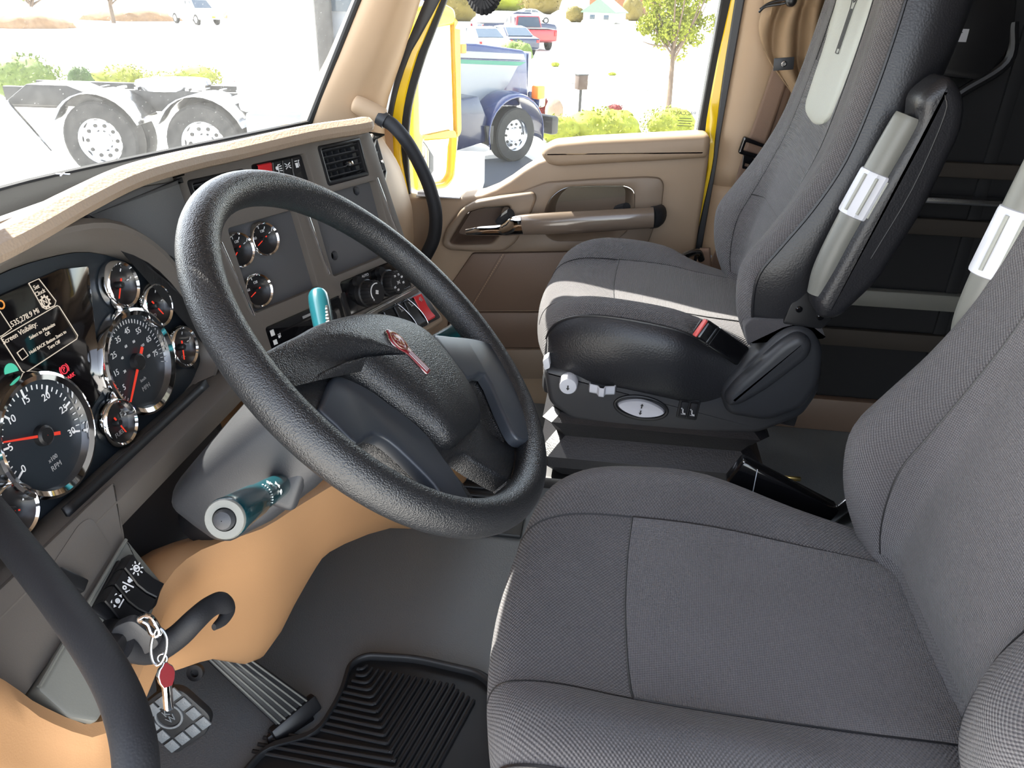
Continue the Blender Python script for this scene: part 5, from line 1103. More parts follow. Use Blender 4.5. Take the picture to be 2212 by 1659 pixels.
f = axis_fr(on_z(1703, 1070, .015), (0, 0, 1)); bm = BM(); lathe(bm, f, [(.012, 0), (.012, .012), (.007, .014), (.007, .045), (.011, .047), (.011, .056), (.0004, .056)], 6, (0, 0, -.012)); mesh_obj('fitting_body', bm, M['brass'], bf)
bm = BM(); bar(bm, f.p(-.02, 0, .05), f.p(.02, 0, .05), .008, .01, .002); mesh_obj('fitting_tap', bm, M['brass'], bf)
# ------------------------------------------------------------------ outside mirror on the passenger door
mr = thing('side_mirror', 'yellow truck side mirror with flat and convex glass beyond the door window', 'mirror', (1.33, .55, .5))
b_ = R(34); MN = Fr(on_x(944, 210, 1.33), (cos(b_), -sin(b_), 0), (0, 0, 1))
big = fillet(pixpoly(MN, [(903, 70), (985, 52), (988, 288), (908, 292)], .0), .015); sml = fillet(pixpoly(MN, [(914, 302), (978, 288), (974, 378), (962, 396), (914, 402)], .0), .012)
hou = fillet(pixpoly(MN, [(893, 20), (960, 2), (994, 20), (1001, 290), (990, 390), (970, 412), (905, 416), (893, 300)], .02), .02)
bm = BM(); plate(bm, MN, hou, -.035, .006, .012, holes=[big[::-1], sml[::-1]], seg=3); mesh_obj('housing', bm, M['yellow'], mr)
bm = BM(); plate(bm, MN, big, -.012, -.004); mesh_obj('flat_glass', bm, M['mirror'], mr)
cx = sum(a for a, b in sml)/len(sml); cy_ = sum(b for a, b in sml)/len(sml)
rows = [[MN.p(cx+(a-cx)*s_, cy_+(b-cy_)*s_, c) for a, b in sml] for s_, c in ((1, -.01), (.8, -.004), (.55, .0), (.3, .003), (.02, .004))]
bm = BM(); loft(bm, rows, closed=True); mesh_obj('convex_glass', bm, M['mirror'], mr, recalc=False)
bm = BM(); plate(bm, MN, [(a*.96, b) for a, b in hou], -.06, -.035, .008); mesh_obj('housing_back', bm, M['yellow'], mr)
for zz in (.95, .45): bm = BM(); tube(bm, [(1.36, .6, zz), (1.2, .62, zz), (1.0, .62, zz-.0)], .018, 10, 4); mesh_obj('mirror_arm', bm, M['black'], mr)
# ------------------------------------------------------------------ the yard outside
GZ0 = -1.95
def eg(px, py): return on_z(px, py, GZ0)
def k_conc(name, c1, c2, sc):
    k = N(name); k.b.inputs['Roughness'].default_value = .9; nz = k.n('TexNoise', Scale=sc, Detail=8, Roughness=.65); k.l(k.co(), nz.inputs['Vector'])
    mx = k.n('Mix', data_type='RGBA'); mx.inputs['A'].default_value = c1; mx.inputs['B'].default_value = c2; k.l(nz.outputs['Fac'], mx.inputs[0]); k.l(mx.outputs['Result'], k.b.inputs['Base Color']); return k.m
M.update(ground=k_conc('yard_concrete', srgb(205, 200, 190), srgb(226, 222, 214), .8), asphalt=k_conc('asphalt', srgb(34, 40, 50), srgb(58, 64, 74), 9),  # second material is coloured dark to paint the tractor's shade
 mulch=k_conc('mulch', srgb(96, 70, 48), srgb(150, 122, 90), 3), curb=k_conc('curb', srgb(140, 136, 128), srgb(160, 156, 150), 3),
 leaf_y=leafy('leaf_yellow_green', srgb(92, 104, 22), srgb(150, 152, 50)), leaf_g=leafy('leaf_green', srgb(60, 80, 34), srgb(112, 126, 62)), leaf_d=leafy('leaf_dark_green', srgb(36, 58, 28), srgb(76, 98, 48)), leaf_r=leafy('leaf_red', srgb(84, 24, 26), srgb(126, 52, 48)), leaf_b=leafy('leaf_brown', srgb(84, 70, 34), srgb(120, 108, 56)),
 bark=k_conc('bark', srgb(74, 58, 46), srgb(112, 94, 76), 12), rock=k_conc('rock', srgb(120, 98, 80), srgb(160, 140, 122), 4),
 blue=plain('truck_blue', srgb(16, 34, 84), .22, coat=.6), navy=plain('navy_paint', srgb(18, 28, 58), .25, coat=.5), white_p=plain('white_paint', srgb(232, 232, 230), .3, coat=.4), red_p=plain('red_paint', srgb(140, 22, 30), .3, coat=.4),
 green_p=plain('green_paint', srgb(20, 104, 84), .3), silver_p=plain('silver_paint', srgb(116, 122, 130), .3, coat=.4), tyre=plain('tyre', srgb(30, 30, 30), .8), alu=plain('aluminium', (.75, .76, .78, 1), .18, 1), autoglass=plain('car_glass', srgb(40, 56, 70), .08, coat=.5), orange=plain('orange_lens', srgb(240, 120, 30), .25), tail=plain('tail_lens', srgb(200, 30, 30), .25),
 frame_gy=plain('chassis_black', srgb(34, 33, 32), .6), roof_g=plain('green_roof', srgb(104, 134, 108), .8), brick_p=plain('brick_wall', srgb(124, 84, 60), .9), siding=plain('siding', srgb(200, 194, 180), .9), box_b=plain('box_brown', srgb(66, 50, 40), .7))
bm = BM(); box(bm, WORLD, (55, 20, GZ0-.1), (240, 240, .2)); struct(mesh_obj('ground', bm, M['ground']), 'bright sunlit yard around the truck')
# ---- vehicles
def wheel(par, c, axis, r, w_, rim='alu', holes=10, name='wheel'):
    f = axis_fr(c, axis); bm = BM(); rr = r*.58
    lathe(bm, f, [(rr, -w_/2), (r*.93, -w_/2), (r*.985, -w_*.42), (r, -w_*.3), (r, w_*.3), (r*.985, w_*.42), (r*.93, w_/2), (rr, w_/2), (rr, -w_/2)], 36, cap=False); o = mesh_obj(name, bm, M['tyre'], par, recalc=True)
    bm = BM(); lathe(bm, f, [(rr*1.02, w_*.46), (rr, w_*.5), (rr*.93, w_*.42), (rr*.86, w_*.2), (rr*.5, w_*.3), (rr*.42, w_*.5), (rr*.28, w_*.55), (.001, w_*.56)], 32, cap=False); ro = mesh_obj('rim', bm, M[rim], o, recalc=True)
    bm = BM()
    for k in range(holes): t = 2*pi*k/holes; lathe(bm, f, [(rr*.09, w_*.255), (rr*.085, w_*.30), (.0005, w_*.30)], 8, (rr*.68*cos(t), rr*.68*sin(t), 0), cap=False)
    mesh_obj('hand_holes', bm, M['frame_gy'], ro)
    return o
class Loc:
    """vehicle frame: x forward, y to its left, z up from the ground"""
    def __init__(s, o, head): s.o = V(o); s.f = V((head[0], head[1], 0)).normalized(); s.l = V((-s.f.y, s.f.x, 0))
    def p(s, x, y, z): return s.o+s.f*x+s.l*y+V((0, 0, z))
    def side(s, y, sgn): return Fr(s.p(0, y, 0), s.f*(1 if sgn < 0 else -1), V((0, 0, 1)), s.l*sgn)
def prism(bm, L, prof, y0, y1, bev=.0, taper=None):
    """side profile (x,z) extruded across from y0 to y1"""
    t = bmesh.new(); vs = [t.verts.new(L.p(x, y0, z)) for x, z in prof]; f = t.faces.new(vs); r = bmesh.ops.extrude_face_region(t, geom=[f]); nv = [g for g in r['geom'] if isinstance(g, bmesh.types.BMVert)]
    bmesh.ops.translate(t, vec=L.l*(y1-y0), verts=nv)
    if taper:
        zc, s_ = taper; zm = max(z for x, z in prof); ym = (y0+y1)/2; c = L.p(0, ym, 0)
        for v in t.verts:
            q = max(0, (v.co.z-L.o.z-zc)/(zm-zc)); d = (v.co-c).dot(L.l); v.co -= L.l*d*s_*q
    bmesh.ops.recalc_face_normals(t, faces=t.faces)
    if bev: bmesh.ops.bevel(t, geom=t.edges[:], offset=bev, segments=2, profile=.5, affect='EDGES')
    merge(bm, t); return bm
def car(name, label, o, head, mat, kind='sedan', group=None):
    L = Loc(o, head); t = thing(name, label, 'pickup truck' if kind == 'pickup' else 'car', tuple(L.o), group); wd = .95 if kind == 'pickup' else .88
    if kind == 'pickup':
        body = [(-2.9, .55), (-2.9, 1.15), (2.0, 1.2), (2.75, 1.12), (2.9, .95), (2.9, .5), (2.2, .42), (-2.2, .42)]; cab = [(-.75, 1.15), (-.55, 1.78), (-.2, 1.88), (.85, 1.86), (1.55, 1.2)]; wx = (1.85, -1.75); wr = .41; win = [(-.5, 1.25), (-.4, 1.7), (.15, 1.75), (.15, 1.25)]; win2 = [(.25, 1.25), (.25, 1.75), (.8, 1.74), (1.3, 1.25)]
    else:
        body = [(-2.3, .45), (-2.3, .9), (-1.6, 1.0), (1.2, .98), (2.15, .8), (2.3, .6), (2.25, .35), (-2.1, .35)]; cab = [(-1.75, .95), (-.9, 1.38), (-.2, 1.45), (.35, 1.4), (1.25, .95)]; wx = (1.45, -1.4); wr = .33; win = [(-1.3, 1.02), (-.8, 1.33), (-.25, 1.36), (-.25, 1.02)]; win2 = [(-.15, 1.02), (-.15, 1.36), (.3, 1.32), (.95, 1.02)]
    bm = BM(); prism(bm, L, body, -wd, wd, .06); mesh_obj('body', bm, M[mat], t, sharp=50)
    bm = BM(); prism(bm, L, cab, -wd*.92, wd*.92, .05, (1.0, .16)); mesh_obj('cabin', bm, M[mat], t, sharp=50)
    for sg in (-1, 1):
        for wn_ in (win, win2):
            bm = BM(); f = L.side(0, sg); yy = wd*.86
            plate(bm, f, [(x*(1 if sg < 0 else -1), z) for x, z in wn_], yy-.08, yy+.01); mesh_obj('side_window', bm, M['autoglass'], t)
        for x in wx: wheel(t, L.p(x, sg*(wd-.1), wr), L.l*sg, wr, .24, 'alu', 6)
        bm = BM(); box(bm, Fr(L.p(-2.9 if kind == 'pickup' else -2.28, sg*(wd-.12), .95 if kind == 'pickup' else .78), L.l, V((0, 0, 1))), (0, 0, 0), (.16, .3 if kind == 'pickup' else .14, .08), .02); mesh_obj('tail_light', bm, M['tail'], t)
        bm = BM(); box(bm, Fr(L.p(2.88 if kind == 'pickup' else 2.24, sg*(wd-.18), .92 if kind == 'pickup' else .68), L.l, V((0, 0, 1))), (0, 0, 0), (.26, .18, .1), .02); mesh_obj('head_light', bm, M['ltgrey'], t)
    x0, x1 = (cab[1][0]-.12, cab[-2][0]+.32) if kind == 'pickup' else (cab[1][0]-.38, cab[-2][0]+.42)
    for (xa, za), (xb, zb), nm in ((cab[-1], cab[-2], 'windshield'), (cab[0], cab[1], 'rear_window')):
        a, b = L.p(xa, 0, za), L.p(xb, 0, zb); d = (b-a); f = Fr((a+b)/2, L.l, d, None); bm = BM(); w1, w2 = wd*.78, wd*.66; h_ = d.length*.42
        s_ = .02 if (f.n.dot(L.f) > 0) == (nm == 'windshield') else -.02
        plate(bm, f, [(-w1, -h_), (w1, -h_), (w2, h_), (-w2, h_)], min(0, s_*2), max(0, s_*2)); mesh_obj(nm, bm, M['autoglass'], t)
    if kind == 'pickup':
        bm = BM(); box(bm, Fr(L.p(2.9, 0, .9), L.l, V((0, 0, 1))), (0, 0, 0), (1.2, .34, .06), .02); mesh_obj('grille', bm, M['chrome'], t)
        bm = BM(); box(bm, Fr(L.p(2.95, 0, .55), L.l, V((0, 0, 1))), (0, 0, 0), (1.8, .2, .16), .04); mesh_obj('bumper', bm, M['chrome'], t)
        bm = BM(); box(bm, Fr(L.p(-1.85, 0, 1.19), L.f, L.l), (0, 0, 0), (1.95, 1.55, .01)); mesh_obj('bed', bm, M['frame_gy'], t)
        bm = BM(); box(bm, Fr(L.p(3.04, 0, .62), L.l, V((0, 0, 1))), (0, 0, 0), (.3, .15, .01)); mesh_obj('number_plate', bm, M['leaf_y'], t)
    return t
bm = BM(); plate(bm, WORLD, [tuple(eg(x, y))[:2] for x, y in ((960, 352), (1135, 338), (1240, 400), (1160, 520), (860, 520), (900, 400))], GZ0, GZ0+.01); struct(mesh_obj('asphalt_shade_patch', bm, M['asphalt']), 'ground patch coloured dark as shade in front of the blue tractor wheel')  # near-black colour stands in for the tractor's shade on the ground
# blue conventional tractor parked beyond the door window
wb = eg(1103, 347); hb = R(50)
T = Loc(wb, (sin(hb), -cos(hb)))        # its right-hand side (y<0) faces us
tr = thing('parked_tractor', 'blue, white and green semi tractor parked beyond the passenger window', 'truck', tuple(wb))
wheel(tr, T.p(0, 0, .52), -T.l, .52, .3); wheel(tr, T.p(0, 2.0, .52), T.l, .52, .3)
hood = [(-1.55, 1.05), (-1.55, 2.2), (-.5, 2.16), (.7, 2.02), (.82, 1.95), (.85, .95), (-.1, 1.0)]
bm = BM(); prism(bm, T, hood, .42, 1.58, .05, (1.6, .1)); hd = mesh_obj('hood', bm, M['blue'], tr, sharp=50)
for nm, prof, mt in (('white_panel', [(-1.5, 1.15), (-1.5, 1.86), (.5, 1.74), (.25, 1.4), (-.1, 1.12)], 'silver_p'), ('green_stripe', [(-1.5, 1.86), (-1.5, 1.93), (.72, 1.80), (.55, 1.74)], 'green_p'), ('upper_panel', [(-1.5, 1.96), (-1.5, 2.08), (.65, 1.95), (.7, 1.84)], 'silver_p')):
    bm = BM(); prism(bm, T, prof, .395, .43); mesh_obj(nm, bm, M[mt], hd)
bm = BM(); prism(bm, T, [(.84, .75), (.84, 1.98), (.92, 1.98), (.94, .75)], .45, 1.55, .02); mesh_obj('grille', bm, M['chrome'], tr)
rows = []
for k in range(19):
    t_ = R(-12+k*11.3); r_ = .70+.06*max(0, sin(t_))
    rows.append([T.p(-r_*cos(t_)*(1.05), y, .50+r_*sin(t_)*1.02+dz) for y, dz in ((.45, .03), (.2, .05), (-.02, .04), (-.16, .0), (-.18, -.05))])
bm = BM(); loft(bm, surf(rows, 3, 1)); mesh_obj('fender', bm, M['blue'], tr, recalc=False, solid=.02, sharp=60)
bm = BM(); prism(bm, T, [(-1.5, .35), (-1.5, 1.25), (-.95, 1.3), (-.72, .9), (-.75, .45)], -.1, .4, .03); mesh_obj('fender_skirt', bm, M['navy'], tr)
bm = BM(); prism(bm, T, [(-.74, .4), (-.8, .75), (-.6, .75), (-.62, .4)], -.16, .1, .01); mesh_obj('mud_guard', bm, M['frame_gy'], tr)
bm = BM(); box(bm, Fr(T.p(.65, -.06, 1.28), T.f, T.l), (0, 0, 0), (.22, .2, .26), .04); mesh_obj('turn_lamp', bm, M['orange'], tr)
bm = BM(); box(bm, Fr(T.p(.95, .35, 1.1), T.f, T.l), (0, 0, 0), (.2, .5, .3), .05); mesh_obj('head_lamp', bm, M['chrome'], tr)
bm = BM(); box(bm, Fr(T.p(1.05, 1.0, .62), T.f, T.l), (0, 0, 0), (.2, 2.4, .36), .05); mesh_obj('bumper', bm, M['frame_gy'], tr)
bm = BM(); lathe(bm, axis_fr(T.p(-1.45, .12, 1.2), (0, 0, 1)), [(.05, -.1), (.19, -.05), (.2, 0), (.2, .9), (.17, 1.0), (.08, 1.04), (.08, 1.1)], 24); mesh_obj('air_cleaner', bm, M['chrome'], tr)
bm = BM(); box(bm, Fr(T.p(-1.25, .0, 2.12), T.f, T.l), (0, 0, 0), (.12, .12, .16), .02); mesh_obj('marker_lamp', bm, M['orange'], tr)
bm = BM(); prism(bm, T, [(-2.6, .7), (-2.6, 3.0), (-2.0, 3.0), (-1.75, 2.2), (-1.55, 2.15), (-1.55, .7)], .2, 1.8, .06); mesh_obj('cab', bm, M['blue'], tr, sharp=50)
bm = BM(); prism(bm, T, [(-2.5, 2.15), (-2.5, 2.75), (-2.15, 2.75), (-1.95, 2.15)], .17, .22, 0); mesh_obj('side_window', bm, M['autoglass'], tr)
bm = BM(); lathe(bm, axis_fr(T.p(-2.0, -.02, 1.0), (0, 0, 1)), [(.09, 0), (.09, 2.6), (.07, 2.6)], 16); mesh_obj('exhaust_stack', bm, M['chrome'], tr)
# white tractor with bare chassis seen through the windshield
cw = at(228, 302, 10.6); C0 = V((cw.x, cw.y, cw.z-.52)); T = Loc(C0, (.10, -.99))
bm = BM(); box(bm, Fr(C0, T.f, T.l), (1.3, .95, (GZ0-C0.z)/2-.0), (7.5, 4.0, abs(C0.z-GZ0)-.002), .05); tag(mesh_obj('concrete_pad', bm, M['ground']), 'raised concrete pad under the white tractor', 'pad')
ct = thing('white_tractor', 'white semi tractor with bare rear chassis parked ahead of the windshield', 'truck', tuple(C0))
for i, x in enumerate((0, 1.42)):
    wheel(ct, T.p(x, 0, .52), -T.l, .52, .28); wheel(ct, T.p(x, .34, .52), -T.l, .52, .28, name='inner_wheel')
    rows = []
    for k in range(13):
        t_ = R(20+k*11.5); rows.append([T.p(-.62*cos(t_)+x, y, .52+.62*sin(t_)) for y in (-.2, .1, .5)])
    bm = BM(); loft(bm, rows); mesh_obj('half_fender', bm, M['alu'], ct, recalc=False, solid=.012)
for y in (.55, 1.35): bm = BM(); bar(bm, T.p(-1.6, y, .98), T.p(4.0, y, .98), .09, .28, .01); mesh_obj('frame_rail', bm, M['frame_gy'], ct)
bm = BM(); lathe(bm, axis_fr(T.p(.65, .95, 1.17), (0, 0, 1)), [(.1, -.1), (.5, -.06), (.52, 0), (.5, .05), (.0, .05)], 28); mesh_obj('fifth_wheel', bm, M['alu'], ct)
bm = BM(); prism(bm, T, [(-1.3, .95), (-.9, 1.22), (-.35, 1.22), (.1, 1.05), (.1, .95)], -.05, .5, .02); mesh_obj('tool_box', bm, M['frame_gy'], ct)
bm = BM(); bar(bm, T.p(-1.2, -.1, 1.0), T.p(-.75, -.1, .35), .06, .06, .01); mesh_obj('mud_flap_hanger', bm, M['alu'], ct)
bm = BM(); box(bm, Fr(T.p(2.6, .0, .7), T.f, T.l), (0, 0, 0), (1.1, .5, .55), .08); mesh_obj('fuel_tank', bm, M['silver_p'], ct)
bm = BM(); prism(bm, T, [(1.95, .95), (1.95, 3.9), (3.1, 4.0), (3.1, .95)], -.15, 2.05, .08); mesh_obj('sleeper', bm, M['white_p'], ct)
bm = BM(); bar(bm, T.p(1.9, -.1, 2.9), T.p(1.9, .1, 2.9), .18, .16, .01); mesh_obj('work_lamp', bm, M['silver_p'], ct)
bm = BM(); prism(bm, T, [(3.12, .9), (3.12, 3.4), (3.7, 3.4), (4.0, 2.2), (4.05, .9)], .05, 1.85, .06); cab_ = mesh_obj('cab', bm, M['silver_p'], ct)
bm = BM(); prism(bm, T, [(3.2, 2.2), (3.2, 3.1), (3.6, 3.1), (3.85, 2.2)], .0, .06, .0); mesh_obj('side_window', bm, M['autoglass'], cab_)
bm = BM(); lathe(bm, axis_fr(T.p(3.2, -.12, .8), (0, 0, 1)), [(.1, 0), (.1, 3.4), (.08, 3.4)], 16); mesh_obj('exhaust_stack', bm, M['frame_gy'], ct)
bm = BM(); bar(bm, T.p(2.1, -.05, 1.15), T.p(1.75, .2, 1.75), .08, .12, .02); bar(bm, T.p(2.35, .0, 1.25), T.p(1.9, .0, 1.1), .5, .1, .02); mesh_obj('deck_step', bm, M['alu'], ct)
bm = BM()
for k in range(14): bar(bm, T.p(-.9+.24*k, .52, 1.14), T.p(-.9+.24*k, .7, 1.14), .05, .03)
mesh_obj('bolt_row', bm, M['alu'], ct)
# parked cars
hd_ = lambda a: (cos(R(a)), sin(R(a)))
S0 = eg(1097, 117); h0, r0 = V((*hd_(30), 0)), V((sin(R(30)), -cos(R(30)), 0)); CARR = eg(1132, 103.5); CARB = eg(1110, 90)
car('pickup_truck', 'dark blue four-door pickup in the car park beside a red one', CARB, hd_(-52), 'navy', 'pickup')
car('parked_car', 'dark blue sedan parked in front of the blue pickup', eg(1097, 117), hd_(30), 'navy', 'sedan')
car('pickup_truck', 'red pickup showing its tail between the blue vehicles', CARR, hd_(28), 'red_p', 'pickup')
car('parked_car', 'white car parked behind the blue tractor hood', eg(1035, 122), hd_(30), 'white_p', 'sedan')
car('parked_car', 'white car parked far back behind the blue pickup', eg(1150, 50), hd_(-80), 'white_p', 'sedan')
car('pickup_truck', 'white pickup with chrome grille on the road ahead of the windshield', eg(425, 52), hd_(-125), 'white_p', 'pickup')
# ---- planting
def blob(bm, c, rx, ry, rz, seed, sub=3, rough=.22):
    t = bmesh.new(); bmesh.ops.create_icosphere(t, subdivisions=sub, radius=1); rnd = random.Random(seed); ph = [rnd.uniform(0, 6) for _ in range(9)]
    for v in t.verts:
        p = v.co; n_ = sin(p.x*5+ph[0])*sin(p.y*5+ph[1])*sin(p.z*5+ph[2])+.6*sin(p.x*11+ph[3])*sin(p.y*12+ph[4])*sin(p.z*11+ph[5])+rnd.uniform(-.35, .35)
        v.co = p*(1+rough*n_); v.co = V((c[0]+v.co.x*rx, c[1]+v.co.y*ry, c[2]+v.co.z*rz))
    merge(bm, t)
def leaves(bm, c, rx, ry, rz, n_, s_, seed):
    rnd = random.Random(seed); vs = []; fs = []
    for i in range(n_):
        d = V((rnd.gauss(0, 1), rnd.gauss(0, 1), rnd.gauss(0, 1))).normalized()*rnd.uniform(.75, 1.12); p = V((c[0]+d.x*rx, c[1]+d.y*ry, c[2]+d.z*rz))
        u = V((rnd.gauss(0, 1), rnd.gauss(0, 1), rnd.gauss(0, 1))).normalized()*s_*rnd.uniform(.6, 1.3); w_ = u.cross(V((rnd.gauss(0, 1), rnd.gauss(0, 1), rnd.gauss(0, 1)))).normalized()*s_*.55
        q = [bm.verts.new(p-u), bm.verts.new(p+w_), bm.verts.new(p+u), bm.verts.new(p-w_)]; bm.faces.new(q)
def bush(name, label, px, py, wpx, hpx, mat, group=None, seed=1, cat='bush', dens=1.0):
    g = eg(px, py); dep = (g-CP).dot(BF); wd = wpx*dep/FPX; ht = hpx*dep/FPX/.98
    t = thing(name, label, cat, tuple(g), group)
    bm = BM(); rnd = random.Random(seed)
    for k in range(3): blob(bm, (g.x+rnd.uniform(-.12, .12)*wd, g.y+rnd.uniform(-.2, .2)*wd, g.z+ht*.48+rnd.uniform(-.05, .05)*ht), wd*.36, wd*.4, ht*.5, seed*7+k, 3, .16)
    leaves(bm, (g.x, g.y, g.z+ht*.5), wd*.48, wd*.5, ht*.52, int(700*dens), max(.03, wd*.035), seed); tag(mesh_obj('foliage', bm, M[mat], t, recalc=False, sharp=180), kind='stuff')
    bm = BM(); tube(bm, [g+V((0, 0, -.05)), g+V((.02, 0, ht*.4))], max(.02, wd*.03), 8, 2); mesh_obj('stem', bm, M['bark'], t)
bush('shrub', 'large pale green shrub nearest the left edge beyond the chassis', 75, 215, 135, 85, 'leaf_g', seed=1)
bush('shrub', 'small dark green upright shrub beside the large pale green one', 182, 200, 48, 50, 'leaf_d', seed=2)
bush('shrub', 'low yellow-green shrub behind the fifth wheel of the white tractor', 270, 190, 110, 44, 'leaf_y', seed=3)
bush('shrub', 'second low yellow-green shrub right of the fifth wheel', 350, 196, 80, 36, 'leaf_y', seed=4)
bush('shrub', 'yellow-green mounded shrub left of the red bush', 430, 190, 100, 42, 'leaf_y', seed=5)
bush('shrub', 'round dark red bush beside the white tractor sleeper', 548, 212, 66, 58, 'leaf_r', seed=6)
bush('hedge_shrub', 'left bushy yellow-green shrub behind the blue tractor wheel', 1205, 306, 90, 52, 'leaf_y', seed=7)
bush('hedge_shrub', 'middle and tallest yellow-green shrub below the mailbox', 1300, 304, 140, 62, 'leaf_y', seed=8)
bush('hedge_shrub', 'right rounded yellow-green shrub under the young tree', 1435, 302, 105, 64, 'leaf_y', seed=9)
bush('shrub', 'red-leaved bush next to the boulder by the blue tractor', 1168, 262, 30, 50, 'leaf_r', seed=10)
bush('shrub', 'small red-leaved plant above the yellow-green shrubs', 1328, 243, 34, 16, 'leaf_r', seed=11, dens=.4)
bush('shrub', 'pale green bush beside the parked dark blue sedan', 1115, 136, 62, 42, 'leaf_g', seed=12)
bush('shrub', 'tiny yellow tuft on the pavement right of the blue tractor', 1199, 144, 17, 9, 'leaf_y', seed=13, dens=.3)
bush('shrub', 'tiny yellow tuft on the far pavement beside the mailbox', 1322, 163, 18, 6, 'leaf_y', seed=14, dens=.3)
g = eg(1196, 268); t = thing('boulder', 'tan boulder next to the red-leaved bush', 'boulder', tuple(g)); dep = (g-CP).dot(BF); bm = BM(); blob(bm, (g.x, g.y, g.z+26*dep/FPX), 18*dep/FPX, 20*dep/FPX, 28*dep/FPX, 5, 3, .08); mesh_obj('rock_body', bm, M['rock'], t)
for i, (px, py, w_, h_, mt, lab) in enumerate(((985, 45, 90, 55, 'leaf_b', 'brown-green bush left of the far pickup roof'), (1075, 22, 120, 60, 'leaf_y', 'pale yellow-green hedge behind the far cars'), (1165, 30, 90, 50, 'leaf_b', 'brown shrub row above the white car'), (1240, 48, 40, 30, 'leaf_b', 'brown shrub left of the green roof'), (1282, 46, 36, 20, 'leaf_d', 'dark small shrub before the green-roofed shed'), (1318, 48, 40, 22, 'leaf_d', 'dark round shrub right of the shed front'), (1370, 45, 46, 46, 'leaf_b', 'brown shrub at the right end of the house'))):
    bush('far_bush', lab, px, py, w_, h_, mt, seed=30+i, dens=.5)
# young tree by the window
def tree(name, label, px, py, trunk_top, crown, mat, seed, nleaf=11000, tr_w=11):
    g = eg(px, py); dep = (g-CP).dot(BF); k = dep/FPX; t = thing(name, label, 'tree', tuple(g)); rnd = random.Random(seed)
    up = lambda x, y: at(x, y, dep)
    top_ = up(*trunk_top); bm = BM(); tube(bm, [g+V((0, 0, -.1)), g.lerp(top_, .5), top_], [tr_w*.6*k, tr_w*.5*k, tr_w*.4*k], 10, 4); mesh_obj('trunk', bm, M['bark'], t)
    cxp, cyp, wp_, hp2 = crown; cc = up(cxp, cyp)
    for i in range(11):
        a = rnd.uniform(0, 2*pi); e = cc+V((cos(a)*wp_*k*.42, sin(a)*wp_*k*.42, rnd.uniform(-.35, .35)*hp2*k)); s_ = g.lerp(top_, rnd.uniform(.72, 1)); bm = BM(); tube(bm, [s_, s_.lerp(e, .5)+V((cos(a), sin(a), -.3))*wp_*k*.05, e], [tr_w*.22*k, tr_w*.16*k, tr_w*.06*k], 7, 4); mesh_obj('branch', bm, M['bark'], t)
    bm = BM()
    for i in range(60):
        d = V((rnd.gauss(0, 1), rnd.gauss(0, 1), rnd.gauss(0, 1))).normalized()*rnd.uniform(.25, 1)**.6; c_ = cc+V((d.x*wp_*k*.46, d.y*wp_*k*.46, d.z*hp2*k*.5)); leaves(bm, c_, wp_*k*.1, wp_*k*.1, wp_*k*.1, nleaf//60, 4.2*k, seed*100+i)
    tag(mesh_obj('foliage', bm, M[mat], t, recalc=False, sharp=180), kind='stuff')
tree('young_tree', 'young yellow-green tree right of the mailbox', 1443, 244, (1456, 110), (1468, 10), 'leaf_y', 3) if 0 else tree('young_tree', 'young yellow-green tree right of the mailbox', 1443, 244, (1456, 95), (1466, 0, 180, 250), 'leaf_y', 3)
tree('street_tree', 'thin-trunked tree at the far left of the road', 75, 52, (66, 5), (60, -80, 120, 140), 'leaf_g', 4, 1500, 8)
tree('street_tree', 'thin-trunked tree left of the white pickup', 246, 50, (236, 0), (232, -90, 120, 140), 'leaf_g', 5, 1500, 8)
# mulch mounds along the road
for nm, px, py, w_, h_, lab in (('mulch_mound', 15, 60, 180, 40, 'brown mulch bank at the far left edge'), ('mulch_mound', 245, 44, 190, 34, 'brown mulch bank behind the thin tree'), ('mulch_mound', 520, 40, 90, 26, 'brown planted bank right of the white pickup')):
    g = eg(px, py); k = (g-CP).dot(BF)/FPX; bm = BM(); blob(bm, (g.x+w_*k*.3, g.y, g.z), w_*k*.5, w_*k*.6, h_*k, 8, 4, .05); tag(mesh_obj(nm, bm, M['mulch']), lab, 'mound')
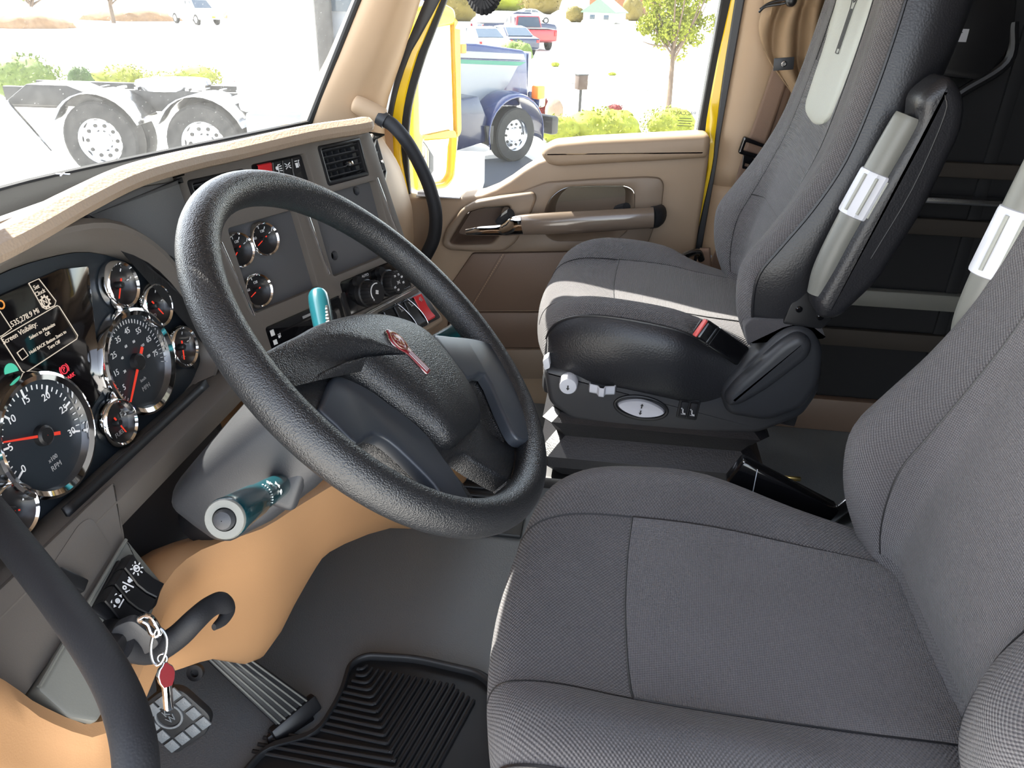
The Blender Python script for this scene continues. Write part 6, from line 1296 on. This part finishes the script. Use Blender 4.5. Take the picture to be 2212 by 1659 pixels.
# kerbs, mailbox, shed and house
for a, b, lab in (((1118, 169), (1238, 181), 'grey kerb left of the mailbox'), ((1268, 183), (1400, 196), 'grey kerb right of the mailbox'), ((1330, 52), (1400, 58), 'pale far kerb before the house')):
    bm = BM(); bar(bm, eg(*a)+V((0, 0, .06)), eg(*b)+V((0, 0, .06)), .18, .16, .03); tag(mesh_obj('kerb', bm, M['curb']), lab, 'kerb')
g = eg(1251, 252); k = (g-CP).dot(BF)/FPX; mb = thing('mailbox_post', 'brown square box on a thin dark post in the yard', 'mailbox', tuple(g)); z1 = at(1256, 190, k*FPX).z; z2 = at(1258, 158, k*FPX).z
bm = BM(); tube(bm, [g, V((g.x, g.y, z1))], 3.2*k, 8, 2); mesh_obj('post', bm, M['frame_gy'], mb)
f = Fr(V((g.x, g.y, (z1+z2)/2)), (.5, -.87, 0), (.87, .5, 0)); bm = BM(); box(bm, f, (0, 0, 0), (22*k, 20*k, (z2-z1)*1.0), .02); o = mesh_obj('box', bm, M['box_b'], mb)
bm = BM(); box(bm, f, (0, 0, (z2-z1)*.5+.01), (24*k, 22*k, .03), .01); mesh_obj('lid', bm, M['frame_gy'], o)
def house(name, label, px, py, w_, h_, rh_, wall, roof, rot, cat):
    g = eg(px, py); k = (g-CP).dot(BF)/FPX; W_, Hh, Rh = w_*k, h_*k, rh_*k; t = thing(name, label, cat, tuple(g)); L = Loc(g, hd_(rot)); D_ = W_*.5
    bm = BM(); box(bm, Fr(L.p(0, 0, Hh/2), L.f, L.l), (0, 0, 0), (W_, D_*2, Hh)); mesh_obj('wall', bm, M[wall], t)
    bm = BM(); prism(bm, L, [(-W_*.56, Hh), (0, Hh+Rh), (W_*.56, Hh), (W_*.56, Hh-.1), (-W_*.56, Hh-.1)], -D_*1.1, D_*1.1); mesh_obj('roof', bm, M[roof], t)
    for x in (-.25, .2):
        for sg in (-1, 1):
            bm = BM(); box(bm, Fr(L.p(x*W_, sg*D_, Hh*.55), L.f, V((0, 0, 1))), (0, 0, 0), (W_*.16, Hh*.4, .1), .02); mesh_obj('window', bm, M['autoglass'], t)
house('shed', 'small shed with pale green gabled roof beyond the yard', 1305, 50, 70, 22, 26, 'siding', 'roof_g', 70, 'shed')
house('brick_house', 'brick house with pale roof at the top of the view', 1350, 40, 120, 40, 24, 'brick_p', 'siding', 160, 'house')
house('brick_house', 'low house half hidden behind the far bushes', 1080, 8, 160, 30, 24, 'siding', 'brick_p', 160, 'house') if 0 else None
